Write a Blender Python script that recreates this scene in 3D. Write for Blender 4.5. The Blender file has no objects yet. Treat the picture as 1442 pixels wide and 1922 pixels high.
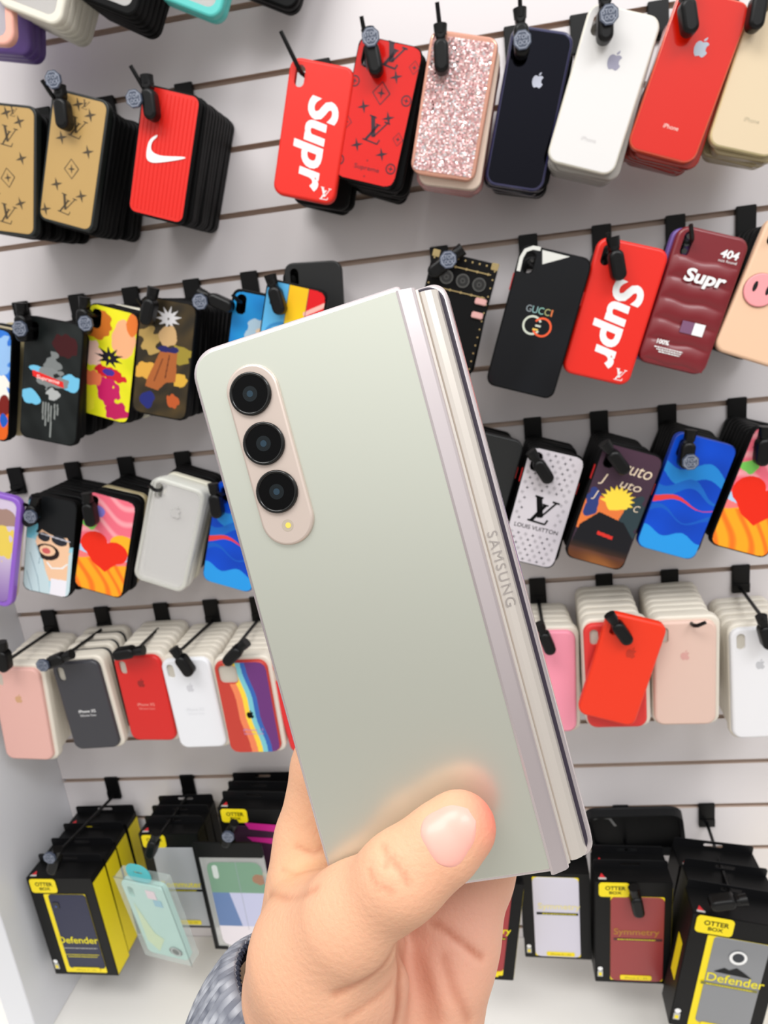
import bpy, bmesh, math, random
import numpy as np
from mathutils import Vector, Matrix
from mathutils.geometry import tessellate_polygon

random.seed(7)
R = math.radians
COL = bpy.context.scene.collection

# ------------------------------------------------------------------ camera
CAM = Vector((0.7449, -0.9705, 1.37325))
CR = Vector((0.9866943, 0.1145604, -0.1153704))
CU = Vector((0.0796901, 0.2777503, 0.9573423))
CF = Vector((-0.1417175, 0.9537980, -0.2649254))
FPX = 1348.0
cam_data = bpy.data.cameras.new('camera')
cam_data.sensor_fit = 'VERTICAL'
cam_data.sensor_height = 36.0
cam_data.lens = FPX / 1922 * 36
cam_data.clip_start = 0.01
cam_data.dof.use_dof = True
cam_data.dof.focus_distance = 0.196
cam_data.dof.aperture_fstop = 34
cam = bpy.data.objects.new('camera', cam_data)
COL.objects.link(cam)
m = Matrix((CR, CU, -CF)).transposed().to_4x4()
m.translation = CAM
cam.matrix_world = m
sc = bpy.context.scene
sc.camera = cam

# ------------------------------------------------------------------ light
sc.view_settings.view_transform = 'Standard'
sc.view_settings.look = 'None'
sc.view_settings.gamma = 1.0
sc.view_settings.use_curve_mapping = False
sc.view_settings.exposure = 0.0
world = bpy.data.worlds.new('shop_daylight')
sc.world = world
world.use_nodes = True
nt = world.node_tree
bg = nt.nodes['Background']
tc = nt.nodes.new('ShaderNodeTexCoord')
sx = nt.nodes.new('ShaderNodeSeparateXYZ')
ramp = nt.nodes.new('ShaderNodeValToRGB')
nt.links.new(tc.outputs['Generated'], sx.inputs[0])
mr = nt.nodes.new('ShaderNodeMapRange')
mr.inputs[1].default_value = -1
mr.inputs[2].default_value = 1
nt.links.new(sx.outputs['Z'], mr.inputs[0])
nt.links.new(mr.outputs[0], ramp.inputs[0])
nt.links.new(ramp.outputs[0], bg.inputs[0])
cr = ramp.color_ramp
cr.elements[0].position = 0.30
cr.elements[0].color = (0.34, 0.33, 0.33, 1)
cr.elements[1].position = 0.72
cr.elements[1].color = (1.12, 1.12, 1.10, 1)
e = cr.elements.new(0.46)
e.color = (0.36, 0.33, 0.31, 1)
bg.inputs[1].default_value = 0.98


def area(name, loc, target, sx_, sy_, power, color=(1, 1, 1)):
    l = bpy.data.lights.new(name, 'AREA')
    l.shape = 'RECTANGLE'
    l.size = sx_
    l.size_y = sy_
    l.energy = power
    l.color = color
    o = bpy.data.objects.new(name, l)
    COL.objects.link(o)
    o.location = loc
    o.rotation_euler = (Vector(target) - Vector(loc)).to_track_quat('-Z', 'Y').to_euler()
    return o


area('ceiling_panel_light', (0.3, -1.5, 2.9), (0.6, 0.0, 1.1), 1.2, 0.6, 23, (1.0, 0.985, 0.96))
area('ceiling_panel_light', (1.8, -1.9, 2.9), (0.8, 0.0, 1.1), 1.2, 0.6, 23, (0.97, 0.98, 1.0))


# ------------------------------------------------------------------ helpers
def px(x, y, D):
    """world point where the sight line of a photo pixel crosses the plane D metres in front of the wall"""
    d = CR * ((x - 721) / FPX) - CU * ((y - 961) / FPX) + CF
    return CAM + d * ((-D - CAM.y) / d.y)


def lin(c):
    return tuple((v / 12.92 if v <= 0.04045 else ((v + 0.055) / 1.055) ** 2.4) for v in [x / 255.0 for x in c])


_mats = {}


def mat(name, rgb=(200, 200, 200), rough=0.5, metal=0.0, alpha=1.0, coat=0.0, spec=0.5, noise=0.0, scale=40, bump=0.0, trans=0.0, sss=0.0):
    if name in _mats:
        return _mats[name]
    mt = bpy.data.materials.new(name)
    mt.use_nodes = True
    t = mt.node_tree
    b = t.nodes['Principled BSDF']
    c = lin(rgb)
    b.inputs['Base Color'].default_value = (*c, 1)
    b.inputs['Roughness'].default_value = rough
    b.inputs['Metallic'].default_value = metal
    b.inputs['Specular IOR Level'].default_value = spec
    b.inputs['Coat Weight'].default_value = coat
    b.inputs['Coat Roughness'].default_value = 0.08
    b.inputs['Alpha'].default_value = alpha
    b.inputs['Transmission Weight'].default_value = trans
    if sss:
        b.inputs['Subsurface Weight'].default_value = sss
        b.inputs['Subsurface Scale'].default_value = 0.01
    n = t.nodes.new('ShaderNodeTexNoise')
    n.inputs['Scale'].default_value = scale
    n.inputs['Detail'].default_value = 4
    co = t.nodes.new('ShaderNodeTexCoord')
    t.links.new(co.outputs['Object'], n.inputs['Vector'])
    if noise:
        mx = t.nodes.new('ShaderNodeMix')
        mx.data_type = 'RGBA'
        mx.inputs['A'].default_value = (*[v * (1 - noise) for v in c], 1)
        mx.inputs['B'].default_value = (*[min(1, v * (1 + noise)) for v in c], 1)
        t.links.new(n.outputs['Fac'], mx.inputs['Factor'])
        t.links.new(mx.outputs['Result'], b.inputs['Base Color'])
    if bump:
        bp = t.nodes.new('ShaderNodeBump')
        bp.inputs['Strength'].default_value = bump
        bp.inputs['Distance'].default_value = 0.001
        t.links.new(n.outputs['Fac'], bp.inputs['Height'])
        t.links.new(bp.outputs['Normal'], b.inputs['Normal'])
    _mats[name] = mt
    return mt


def vcol_mat(name, rough=0.4, coat=0.0, metal=0.0, sss=0.0, spec=0.5, bump=0.0, scale=600):
    if name in _mats:
        return _mats[name]
    mt = mat(name, rough=rough, coat=coat, metal=metal, sss=sss, spec=spec, bump=bump, scale=scale)
    t = mt.node_tree
    a = t.nodes.new('ShaderNodeVertexColor')
    a.layer_name = 'Col'
    t.links.new(a.outputs['Color'], t.nodes['Principled BSDF'].inputs['Base Color'])
    return mt


class MB:
    """collects faces and builds ONE mesh object"""
    def __init__(self):
        self.v = []
        self.f = []
        self.mi = []
        self.sm = []
        self.mats = []

    def mid(self, m):
        if m not in self.mats:
            self.mats.append(m)
        return self.mats.index(m)

    def add(self, verts, faces, m, smooth=False, M=None):
        o = len(self.v)
        if M is not None:
            verts = [M @ Vector(p) for p in verts]
        self.v += [tuple(p) for p in verts]
        k = self.mid(m)
        for f in faces:
            self.f.append([i + o for i in f])
            self.mi.append(k)
            self.sm.append(smooth)
        return self

    def box(self, x0, x1, y0, y1, z0, z1, m, M=None, bevel=0.0):
        if bevel > 0:
            bm = bmesh.new()
            bmesh.ops.create_cube(bm, size=1)
            for v in bm.verts:
                v.co = Vector(((x0 + x1) / 2 + v.co.x * (x1 - x0), (y0 + y1) / 2 + v.co.y * (y1 - y0), (z0 + z1) / 2 + v.co.z * (z1 - z0)))
            bmesh.ops.bevel(bm, geom=bm.edges[:], offset=bevel, segments=2, affect='EDGES')
            bm.verts.index_update()
            r = self.add([v.co[:] for v in bm.verts], [[v.index for v in f.verts] for f in bm.faces], m, False, M)
            bm.free()
            return r
        vs = [(x, y, z) for x in (x0, x1) for y in (y0, y1) for z in (z0, z1)]
        return self.add(vs, [(0, 1, 3, 2), (4, 6, 7, 5), (0, 4, 5, 1), (2, 3, 7, 6), (0, 2, 6, 4), (1, 5, 7, 3)], m, False, M)

    def tube(self, pts, rads, m, n=10, M=None, cap=True):
        pts = [Vector(p) for p in pts]
        if not hasattr(rads, '__len__'):
            rads = [rads] * len(pts)
        vs, fs = [], []
        up = None
        for i, p in enumerate(pts):
            d = (pts[min(i + 1, len(pts) - 1)] - pts[max(i - 1, 0)]).normalized()
            if up is None:
                up = d.orthogonal().normalized()
            up = (up - d * up.dot(d)).normalized()
            s = d.cross(up)
            for k in range(n):
                a = 2 * math.pi * k / n
                vs.append(p + (up * math.cos(a) + s * math.sin(a)) * rads[i])
        for i in range(len(pts) - 1):
            for k in range(n):
                fs.append((i * n + k, i * n + (k + 1) % n, (i + 1) * n + (k + 1) % n, (i + 1) * n + k))
        self.add(vs, fs, m, True, M)
        if cap:
            o = (len(pts) - 1) * n
            self.add(vs[:n], [tuple(range(n))][::-1], m, False, M)
            self.add(vs[o:], [tuple(range(n))], m, False, M)
        return self

    def build(self, name, parent=None, loc=None, rot=None):
        me = bpy.data.meshes.new(name)
        me.from_pydata(self.v, [], self.f)
        for mt in self.mats:
            me.materials.append(mt)
        me.polygons.foreach_set('material_index', self.mi)
        me.polygons.foreach_set('use_smooth', self.sm)
        bm = bmesh.new()
        bm.from_mesh(me)
        bmesh.ops.recalc_face_normals(bm, faces=bm.faces[:])
        bm.to_mesh(me)
        bm.free()
        me.update()
        o = bpy.data.objects.new(name, me)
        COL.objects.link(o)
        if parent:
            o.parent = parent
        if loc is not None:
            o.location = loc
        if rot is not None:
            o.rotation_mode = 'XYZ'
            o.rotation_euler = rot
        return o


def tag(o, label=None, cat=None, group=None, kind=None):
    if label:
        o['label'] = label
    if cat:
        o['category'] = cat
    if group:
        o['group'] = group
    if kind:
        o['kind'] = kind
    return o


def empty(name, loc, rv=(0, 0, 0)):
    o = bpy.data.objects.new(name, None)
    o.empty_display_size = 0.02
    COL.objects.link(o)
    set_pose(o, loc, rv)
    return o


def set_pose(o, loc, rv=(0, 0, 0)):
    v = Vector(rv)
    o.rotation_mode = 'XYZ'
    o.location = loc
    if v.length > 1e-6:
        o.rotation_euler = Matrix.Rotation(v.length, 3, v.normalized()).to_euler()


def rrect(w, h, r, cx=0, cz=0, n=6):
    rs4 = list(r) if hasattr(r, '__len__') else [r] * 4
    out = []
    for ci, (sx_, sz, a0) in enumerate( ((1, 1, 0), (-1, 1, 90), (-1, -1, 180), (1, -1, 270))):
        r = max(rs4[ci], 1e-5)
        for k in range(n + 1):
            a = R(a0 + 90 * k / n)
            out.append((cx + sx_ * (w / 2 - r) + r * math.cos(a), cz + sz * (h / 2 - r) + r * math.sin(a)))
    return out


def plate(mb, w, h, r, y0, y1, m, bevel=0.001, holes=(), cx=0, cz=0, back=True, side_m=None, n=6, M=None):
    """rounded slab lying in the x-z plane, front at y0, rounded front edge"""
    side_m = side_m or m
    sub = lambda i_: [max(q_ - i_, 1e-4) for q_ in r] if hasattr(r, '__len__') else max(r - i_, 1e-4)
    loops = []
    for k in range(4):
        a = math.pi / 2 * k / 3
        ins = bevel * (1 - math.sin(a))
        loops.append([(p[0], y0 + bevel * (1 - math.cos(a)), p[1]) for p in rrect(w - 2 * ins, h - 2 * ins, sub(ins), cx, cz, n)])
    loops.append([(p[0], y1, p[1]) for p in rrect(w, h, r, cx, cz, n)])
    N = len(loops[0])
    vs = [p for l in loops for p in l]
    fs = []
    for i in range(len(loops) - 1):
        for k in range(N):
            fs.append((i * N + k, i * N + (k + 1) % N, (i + 1) * N + (k + 1) % N, (i + 1) * N + k))
    mb.add(vs, fs, side_m, True, M)
    for (lp, yy) in ((loops[0], y0), (loops[-1], y1)):
        if yy == y1 and not back:
            continue
        polys = [[Vector(p) for p in lp]] + [[Vector((q[0], yy, q[1])) for q in hl] for hl in holes]
        tri = tessellate_polygon(polys)
        flat = [p for pl in polys for p in pl]
        mb.add(flat, [t for t in tri], m, False, M)
    for hl in holes:
        K = len(hl)
        vs = [(q[0], y0, q[1]) for q in hl] + [(q[0], y1, q[1]) for q in hl]
        mb.add(vs, [(k, (k + 1) % K, K + (k + 1) % K, K + k) for k in range(K)], side_m, True, M)


def poly_face(mb, pts, y, m, M=None):
    P = [Vector((p[0], y, p[1])) for p in pts]
    tri = tessellate_polygon([P])
    mb.add(P, list(tri), m, False, M)


def disc(mb, cx, cz, r, y, m, n=28, r_in=0.0, rz=None, M=None, a0=0, a1=360):
    rz = rz or r
    if r_in <= 0:
        poly_face(mb, [(cx + r * math.cos(2 * math.pi * k / n), cz + rz * math.sin(2 * math.pi * k / n)) for k in range(n)], y, m, M)
    else:
        vs, fs = [], []
        for k in range(n + 1):
            a = R(a0 + (a1 - a0) * k / n)
            vs += [(cx + r * math.cos(a), y, cz + r * math.sin(a)), (cx + r_in * math.cos(a), y, cz + r_in * math.sin(a))]
        for k in range(n):
            fs.append((2 * k, 2 * k + 2, 2 * k + 3, 2 * k + 1))
        mb.add(vs, fs, m, False, M)


def ribbon(mb, pts, w, y, m, M=None):
    """flat stroke of width w (or widths) along 2-D points"""
    ws = w if hasattr(w, '__len__') else [w] * len(pts)
    P = [Vector(p) for p in pts]
    vs = []
    for i, p in enumerate(P):
        d = (P[min(i + 1, len(P) - 1)] - P[max(i - 1, 0)])
        d = d.normalized() if d.length > 0 else Vector((1, 0))
        nn = Vector((-d.y, d.x)) * ws[i] / 2
        vs += [(p.x + nn.x, y, p.y + nn.y), (p.x - nn.x, y, p.y - nn.y)]
    mb.add(vs, [(2 * i, 2 * i + 2, 2 * i + 3, 2 * i + 1) for i in range(len(P) - 1)], m, False, M)


_txt = {}


def text_geo(s, bold=0.0, shear=0.0, space=1.0):
    key = (s, bold, shear, space)
    if key in _txt:
        return _txt[key]
    cu = bpy.data.curves.new('t', 'FONT')
    cu.body = s
    cu.offset = bold
    cu.shear = shear
    cu.space_character = space
    cu.resolution_u = 4
    cu.fill_mode = 'FRONT'
    o = bpy.data.objects.new('t', cu)
    COL.objects.link(o)
    dg = bpy.context.evaluated_depsgraph_get()
    me = o.evaluated_get(dg).to_mesh()
    vs = np.array([v.co[:2] for v in me.vertices])
    fs = [tuple(p.vertices) for p in me.polygons]
    o.evaluated_get(dg).to_mesh_clear()
    bpy.data.objects.remove(o)
    bpy.data.curves.remove(cu)
    lo, hi = vs.min(0), vs.max(0)
    vs = (vs - (lo + hi) / 2)
    _txt[key] = (vs, fs, hi - lo)
    return _txt[key]


def lettering(mb, s, cx, cz, w, y, m, ang=0, h=None, bold=0.0, shear=0.0, M=None, space=1.0):
    vs, fs, sz = text_geo(s, bold, shear, space)
    kx = w / sz[0]
    kz = (h / sz[1]) if h else kx
    a = R(ang)
    P = [(cx + x * kx * math.cos(a) - z * kz * math.sin(a), y, cz + x * kx * math.sin(a) + z * kz * math.cos(a)) for x, z in vs]
    mb.add(P, fs, m, False, M)


def small_print(mb, cx, cz, w, h, y, m, seed=1):
    """a line of print too small to read: short dashes of ink"""
    rg = random.Random(seed)
    x = cx - w / 2
    while x < cx + w / 2:
        l = rg.uniform(.5, 1.6) * h * 1.6
        l = min(l, cx + w / 2 - x)
        mb.add([(x, y, cz - h / 2), (x + l, y, cz - h / 2), (x + l, y, cz + h / 2), (x, y, cz + h / 2)], [(0, 1, 2, 3)], m)
        x += l + h * .5


# ---- logos as 2-D outlines (unit size)
def catmull(pts, n=6, closed=True):
    out = []
    L = len(pts)
    for i in range(L if closed else L - 1):
        p0, p1, p2, p3 = [Vector(pts[(i + k) % L]) if closed else Vector(pts[min(max(i + k, 0), L - 1)]) for k in (-1, 0, 1, 2)]
        for k in range(n):
            t = k / n
            out.append(tuple(0.5 * ((2 * p1) + (p2 - p0) * t + (2 * p0 - 5 * p1 + 4 * p2 - p3) * t * t + (3 * p1 - 3 * p2 + p3 - p0) * t ** 3)))
    return out


APPLE = catmull([(0, .32), (.14, .37), (.30, .36), (.40, .26), (.31, .16), (.28, .0), (.33, -.13), (.43, -.2), (.36, -.36), (.22, -.5), (.08, -.46), (0, -.44),
                 (-.1, -.47), (-.22, -.5), (-.36, -.34), (-.44, -.08), (-.41, .18), (-.28, .34), (-.13, .36)], 4)
LEAF = catmull([(.0, .40), (.03, .52), (.18, .64), (.17, .50), (.1, .42)], 4)


def fruit_logo(mb, cx, cz, s, y, m, ang=0):
    a = R(ang)
    for pl in (APPLE, LEAF):
        poly_face(mb, [(cx + s * (p[0] * math.cos(a) - p[1] * math.sin(a)), cz + s * (p[0] * math.sin(a) + p[1] * math.cos(a))) for p in pl], y, m)


SWOOSH = catmull([(-.5, .08), (-.47, .24), (-.36, .36), (-.34, .32), (-.41, .18), (-.38, .04), (-.25, -.01), (0, .03), (.52, .22), (.52, .17), (0, -.12), (-.26, -.22), (-.42, -.17)], 5)


def xf(pts, cx, cz, s, ang=0, sz=None):
    a = R(ang)
    sz = sz or s
    return [(cx + p[0] * s * math.cos(a) - p[1] * sz * math.sin(a), cz + p[0] * s * math.sin(a) + p[1] * sz * math.cos(a)) for p in pts]


def monogram(mb, cx, cz, s, y, m, ang=0, thick=1.0):
    """interlocked slanted L and V"""
    def st(pts, w):
        q = xf(pts, cx, cz, s, ang)
        ribbon(mb, q, w * s * thick, y, m)
    st([(-.22, .5), (.08, -.28)], .15)
    st([(.08, -.28), (.5, .46)], .05)
    st([(-.38, .5), (-.05, .5)], .05)
    st([(.34, .46), (.62, .46)], .05)
    st([(.12, .25), (-.22, -.5)], .09)
    st([(-.36, -.5), (.34, -.5)], .05)
    st([(.34, -.52), (.4, -.3)], .05)
    st([(.0, .26), (.24, .26)], .04)


def blossom(mb, cx, cz, s, y, m, ang=0):
    pts = []
    for k in range(16):
        a = 2 * math.pi * k / 16
        r = [0.5, .2, .13, .2][k % 4]
        pts.append((r * math.cos(a), r * math.sin(a)))
    poly_face(mb, xf(pts, cx, cz, s, ang), y, m)


def diamond_mark(mb, cx, cz, s, y, m, ang=0):
    d = [(.5, 0), (.1, .12), (0, .6), (-.1, .12), (-.5, 0), (-.1, -.12), (0, -.6), (.1, -.12)]
    q = xf([(.55, 0), (0, .65), (-.55, 0), (0, -.65), (.55, 0)], cx, cz, s, ang)
    ribbon(mb, q, .07 * s, y, m)
    poly_face(mb, xf(d, cx, cz, s * .55, ang), y, m)


# ---- painted prints: a fine grid whose vertices carry the print's own colours
class Art:
    def __init__(self, w, h, base, res=0.0007):
        self.w, self.h = w, h
        nx, nz = int(w / res) + 1, int(h / res) + 1
        xs = np.linspace(-w / 2, w / 2, nx)
        zs = np.linspace(h / 2, -h / 2, nz)
        self.X, self.Z = np.meshgrid(xs, zs)
        self.U = self.X / w
        self.V = self.Z / h      # -.5 .. .5, up
        self.c = np.zeros((nz, nx, 3)) + np.array(base, float)
        self.rng = np.random.RandomState(5)

    def noise(self, f, seed=0):
        r = np.random.RandomState(seed)
        out = np.zeros_like(self.U)
        for k in range(7):
            a, b, p = r.normal(0, f), r.normal(0, f * 1.6), r.uniform(0, 6.28)
            out += np.sin(self.U * a + self.V * b + p)
        return out / 3.0

    def put(self, mask, col, a=1.0):
        mk = (mask.astype(float) * a)[..., None]
        self.c = self.c * (1 - mk) + np.array(col, float) * mk

    def blend(self, f, col):
        f = np.clip(f, 0, 1)[..., None]
        self.c = self.c * (1 - f) + np.array(col, float) * f

    def ell(self, cx, cz, rx, rz, col, ang=0, wob=0, seed=1):
        a = R(ang)
        k = self.h / self.w
        x = self.U - cx
        z = (self.V - cz) * k
        X = x * math.cos(a) + z * math.sin(a)
        Z = -x * math.sin(a) + z * math.cos(a)
        d = (X / rx) ** 2 + (Z / (rz * k)) ** 2
        if wob:
            d = d + wob * self.noise(22, seed)
        self.put(d < 1, col)

    def poly(self, pts, col):
        inside = np.zeros(self.U.shape, bool)
        n = len(pts)
        for i in range(n):
            x1, z1 = pts[i]
            x2, z2 = pts[(i + 1) % n]
            if z1 == z2:
                continue
            c = ((z1 > self.V) != (z2 > self.V)) & (self.U < (x2 - x1) * (self.V - z1) / (z2 - z1) + x1)
            inside ^= c
        self.put(inside, col)

    def line(self, pts, wd, col):
        k = self.h / self.w
        for i in range(len(pts) - 1):
            ax, az = pts[i][0], pts[i][1] * k
            bx, bz = pts[i + 1][0], pts[i + 1][1] * k
            dx, dz = bx - ax, bz - az
            t = np.clip(((self.U - ax) * dx + (self.V * k - az) * dz) / (dx * dx + dz * dz + 1e-9), 0, 1)
            d = np.hypot(self.U - ax - t * dx, self.V * k - az - t * dz)
            self.put(d < wd, col)

    def build(self, name, parent, radius, hole=None, y=-0.0003, mt=None):
        w, h = self.w, self.h
        nz, nx = self.U.shape
        qx = np.abs(self.X) - (w / 2 - radius)
        qz = np.abs(self.Z) - (h / 2 - radius)
        d = np.hypot(np.maximum(qx, 0), np.maximum(qz, 0)) + np.minimum(np.maximum(qx, qz), 0) - radius
        ok = d < 1e-5
        if hole:
            hx, hz, hw, hh, hr = hole
            ax = np.abs(self.X - hx) - (hw / 2 - hr)
            az = np.abs(self.Z - hz) - (hh / 2 - hr)
            dh = np.hypot(np.maximum(ax, 0), np.maximum(az, 0)) + np.minimum(np.maximum(ax, az), 0) - hr
            ok &= dh > 0
        idx = -np.ones(ok.shape, int)
        idx[ok] = np.arange(ok.sum())
        V = np.stack([self.X[ok], np.full(ok.sum(), y), self.Z[ok]], 1)
        q = ok[:-1, :-1] & ok[1:, :-1] & ok[1:, 1:] & ok[:-1, 1:]
        F = np.stack([idx[:-1, :-1][q], idx[1:, :-1][q], idx[1:, 1:][q], idx[:-1, 1:][q]], 1)
        me = bpy.data.meshes.new(name)
        me.from_pydata(V.tolist(), [], F.tolist())
        srgb = np.clip(self.c[ok] / 255.0, 0, 1)
        l = np.where(srgb <= 0.04045, srgb / 12.92, ((srgb + 0.055) / 1.055) ** 2.4)
        ca = me.color_attributes.new('Col', 'FLOAT_COLOR', 'POINT')
        ca.data.foreach_set('color', np.concatenate([l, np.ones((len(l), 1))], 1).astype(np.float32).ravel())
        me.materials.append(mt or vcol_mat('printed_case_back', 0.35, coat=0.06, spec=.25))
        o = bpy.data.objects.new(name, me)
        COL.objects.link(o)
        o.parent = parent
        return o


# ------------------------------------------------------------------ materials
M_LAM = mat('white_laminate', (230, 224, 225), 0.26, spec=0.5)
M_GROOVE = mat('bare_board_groove', (206, 186, 172), 0.8)
M_PANEL = mat('side_panel_laminate', (224, 225, 230), 0.35)
M_DECK = mat('deck_laminate', (240, 237, 232), 0.4)
M_HOOK = mat('black_plastic', (9, 9, 10), 0.35, spec=.28)
M_BLACK = mat('black_rubber', (7, 7, 8), 0.5, spec=.14)
M_BLACK2 = mat('black_grey_rubber', (26, 27, 29), 0.5, spec=.2)
M_SOFTB = mat('charcoal_back', (16, 17, 19), 0.5, spec=.2)
M_BADGE = mat('badge_blue_grey', (66, 74, 92), 0.5)
M_BADGET = mat('badge_print', (150, 156, 170), 0.5)
M_WHITE = mat('white_print', (240, 240, 240), 0.5)
M_RED = mat('red_rubber', (226, 32, 18), 0.42)
M_YEL = mat('yellow_card', (246, 222, 8), 0.45)
M_YELP = mat('yellow_print', (240, 225, 20), 0.5)
M_BLIS = mat('milky_blister', (236, 228, 214), 0.3, alpha=0.86)

# ------------------------------------------------------------------ the setting
PITCH = 0.0762


def GZ(k):
    return 0.45 + (17 - k) * PITCH


DECK_Z = 0.352
mb = MB()
prof = [(0.0, DECK_Z - 0.01)]
for k in range(18, -5, -1):
    z = GZ(k)
    if z < DECK_Z + 0.02:
        continue
    g = 0.0034
    prof += [(0.0, z - g), (0.003, z - g), (0.003, z - g - 0.004), (0.008, z - g - 0.004), (0.008, z + g), (0.0, z + g)]
prof.append((0.0, 2.35))
vs = []
for (y, z) in prof:
    vs += [(0.0, y, z), (1.9, y, z)]
for i in range(len(prof) - 1):
    a, b = prof[i], prof[i + 1]
    face_front = a[0] == 0.0 and b[0] == 0.0
    mb.add([vs[2 * i], vs[2 * i + 1], vs[2 * i + 3], vs[2 * i + 2]], [(0, 1, 2, 3)], M_LAM if face_front else M_GROOVE)
mb.box(0.0, 1.9, 0.0085, 0.03, DECK_Z - 0.01, 2.35, M_GROOVE)
wall = tag(mb.build('wall_back'), 'white laminate slatwall with horizontal grooves behind the hanging cases', kind='structure')
mb = MB()
mb.box(-0.045, -0.0003, -0.202, 0.02, DECK_Z, 2.35, M_PANEL, bevel=0.001)
tag(mb.build('wall_left'), 'plain white side panel closing the left end of the slatwall bay', kind='structure')
mb = MB()
mb.box(-0.4, 1.9, -0.42, -0.0005, DECK_Z - 0.03, DECK_Z, M_DECK, bevel=0.001)
mb.box(-0.4, 1.9, -0.38, -0.0005, 0.0, DECK_Z - 0.0305, M_PANEL)
tag(mb.build('trim_1'), 'white base deck below the slatwall', kind='structure')
mb = MB()
mb.box(-2.5, 4.0, -4.5, 0.03, -0.05, 0.0, mat('shop_floor_tile', (190, 186, 180), 0.4, noise=0.05, scale=3))
tag(mb.build('floor'), kind='structure')

# ------------------------------------------------------------------ hooks and locks
def make_hook(xh, k, tip, label, up=0.024, side=0.0, group='slatwall display hooks', drop=0.034):
    """bracket plate in groove k at wall x xh, arm running out to tip (world point), upturned end"""
    z = GZ(k)
    root = empty('display_hook', (xh, 0, z))
    tag(root, label, 'hook', group)
    b = MB()
    b.box(-0.0115, 0.0115, -0.0045, -0.0005, -drop, 0.006, M_HOOK, bevel=0.0008)
    b.box(-0.0115, 0.0115, -0.006, -0.0045, -drop, -drop + 0.014, M_HOOK, bevel=0.0005)
    b.box(-0.0115, 0.0115, -0.0005, 0.0035, -0.003, 0.003, M_HOOK)
    b.build('bracket', root)
    t = Vector(tip) - Vector((xh, 0, z))
    p0 = Vector((0, -0.004, -drop + 0.006))
    a = MB()
    mid = p0.lerp(t, 0.93)
    tipup = t + Vector((side, -0.010, up))
    a.tube([p0, p0.lerp(t, 0.5), mid, t + Vector((0, 0, 0.002)), t + Vector((side * .3, -0.004, up * .35)), tipup], [0.0024] * 5 + [0.0022], M_HOOK, 10)
    a.build('arm', root)
    return root


def make_lock(loc, ang, label, badge=None, s=1.22, yaw=0, text=True):
    root = empty('security_lock', loc)
    root.rotation_mode = 'XYZ'
    root.rotation_euler = (0, R(ang), R(yaw))
    tag(root, label, 'security lock', 'anti-theft locks on the hook ends')
    b = MB()
    M = Matrix.Scale(s, 4)
    plate(b, 0.0125, 0.026, 0.006, -0.006, 0.006, M_HOOK, 0.003, cz=-0.008, M=M)
    plate(b, 0.0085, 0.012, 0.004, -0.0045, 0.0045, M_HOOK, 0.002, cz=0.009, M=M)
    b.build('lock_body', root)
    c = MB()
    c.tube([(0, 0, 0.010), (0, 0, 0.019)], [0.0052 * s, 0.0058 * s], M_HOOK, 14)
    c.build('collar', root)
    if badge:
        d = MB()
        bx, bz = badge
        n = 8
        r = 0.0095
        o = [(bx + r * math.cos(R(22.5 + 45 * i)), bz + r * math.sin(R(22.5 + 45 * i))) for i in range(n)]
        ins = [(bx + r * .86 * math.cos(R(22.5 + 45 * i)), bz + r * .86 * math.sin(R(22.5 + 45 * i))) for i in range(n)]
        ins2 = [(bx + r * .78 * math.cos(R(22.5 + 45 * i)), bz + r * .78 * math.sin(R(22.5 + 45 * i))) for i in range(n)]
        V = [(p[0], -0.0105, p[1]) for p in o] + [(p[0], -0.0075, p[1]) for p in o]
        d.add(V, [(i, (i + 1) % n, n + (i + 1) % n, n + i) for i in range(n)] + [tuple(range(n)), tuple(range(n, 2 * n))], M_BADGE)
        V = [(p[0], -0.0107, p[1]) for p in ins] + [(p[0], -0.0107, p[1]) for p in ins2]
        d.add(V, [(i, (i + 1) % n, n + (i + 1) % n, n + i) for i in range(n)], M_BADGET)
        lettering(d, 'STOP', bx, bz + 0.0026, 0.0125, -0.0108, M_BADGET, h=0.004, bold=0.01)
        lettering(d, 'LOCK', bx, bz - 0.0026, 0.0125, -0.0108, M_BADGET, h=0.004, bold=0.01)
        bo = d.build('badge', root)
        bo['label'] = 'blue-grey octagonal badge'
        # the badge faces the shopper, not along the tilt of the lock
        bo.rotation_euler = (0, -R(ang), 0)
    return root


# ------------------------------------------------------------------ phone cases
HOLE_X = dict(kind='pill', w=0.0105, h=0.0215, ix=0.0115, iz=0.0165)


def hole_of(W, H, big=False, w=None, h=None, ix=None, iz=None):
    w = w or (0.0105 if not big else 0.026)
    h = h or (0.0215 if not big else 0.027)
    ix = ix or (0.0125 if not big else 0.0185)
    iz = iz or (0.0175 if not big else 0.019)
    return (-W / 2 + ix, H / 2 - iz, w, h, min(w, h) / 2 if not big else 0.007)


def hole_poly(hh):
    return rrect(hh[2], hh[3], hh[4] * 0.999, hh[0], hh[1], 6)


_rear_cache = {}


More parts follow.
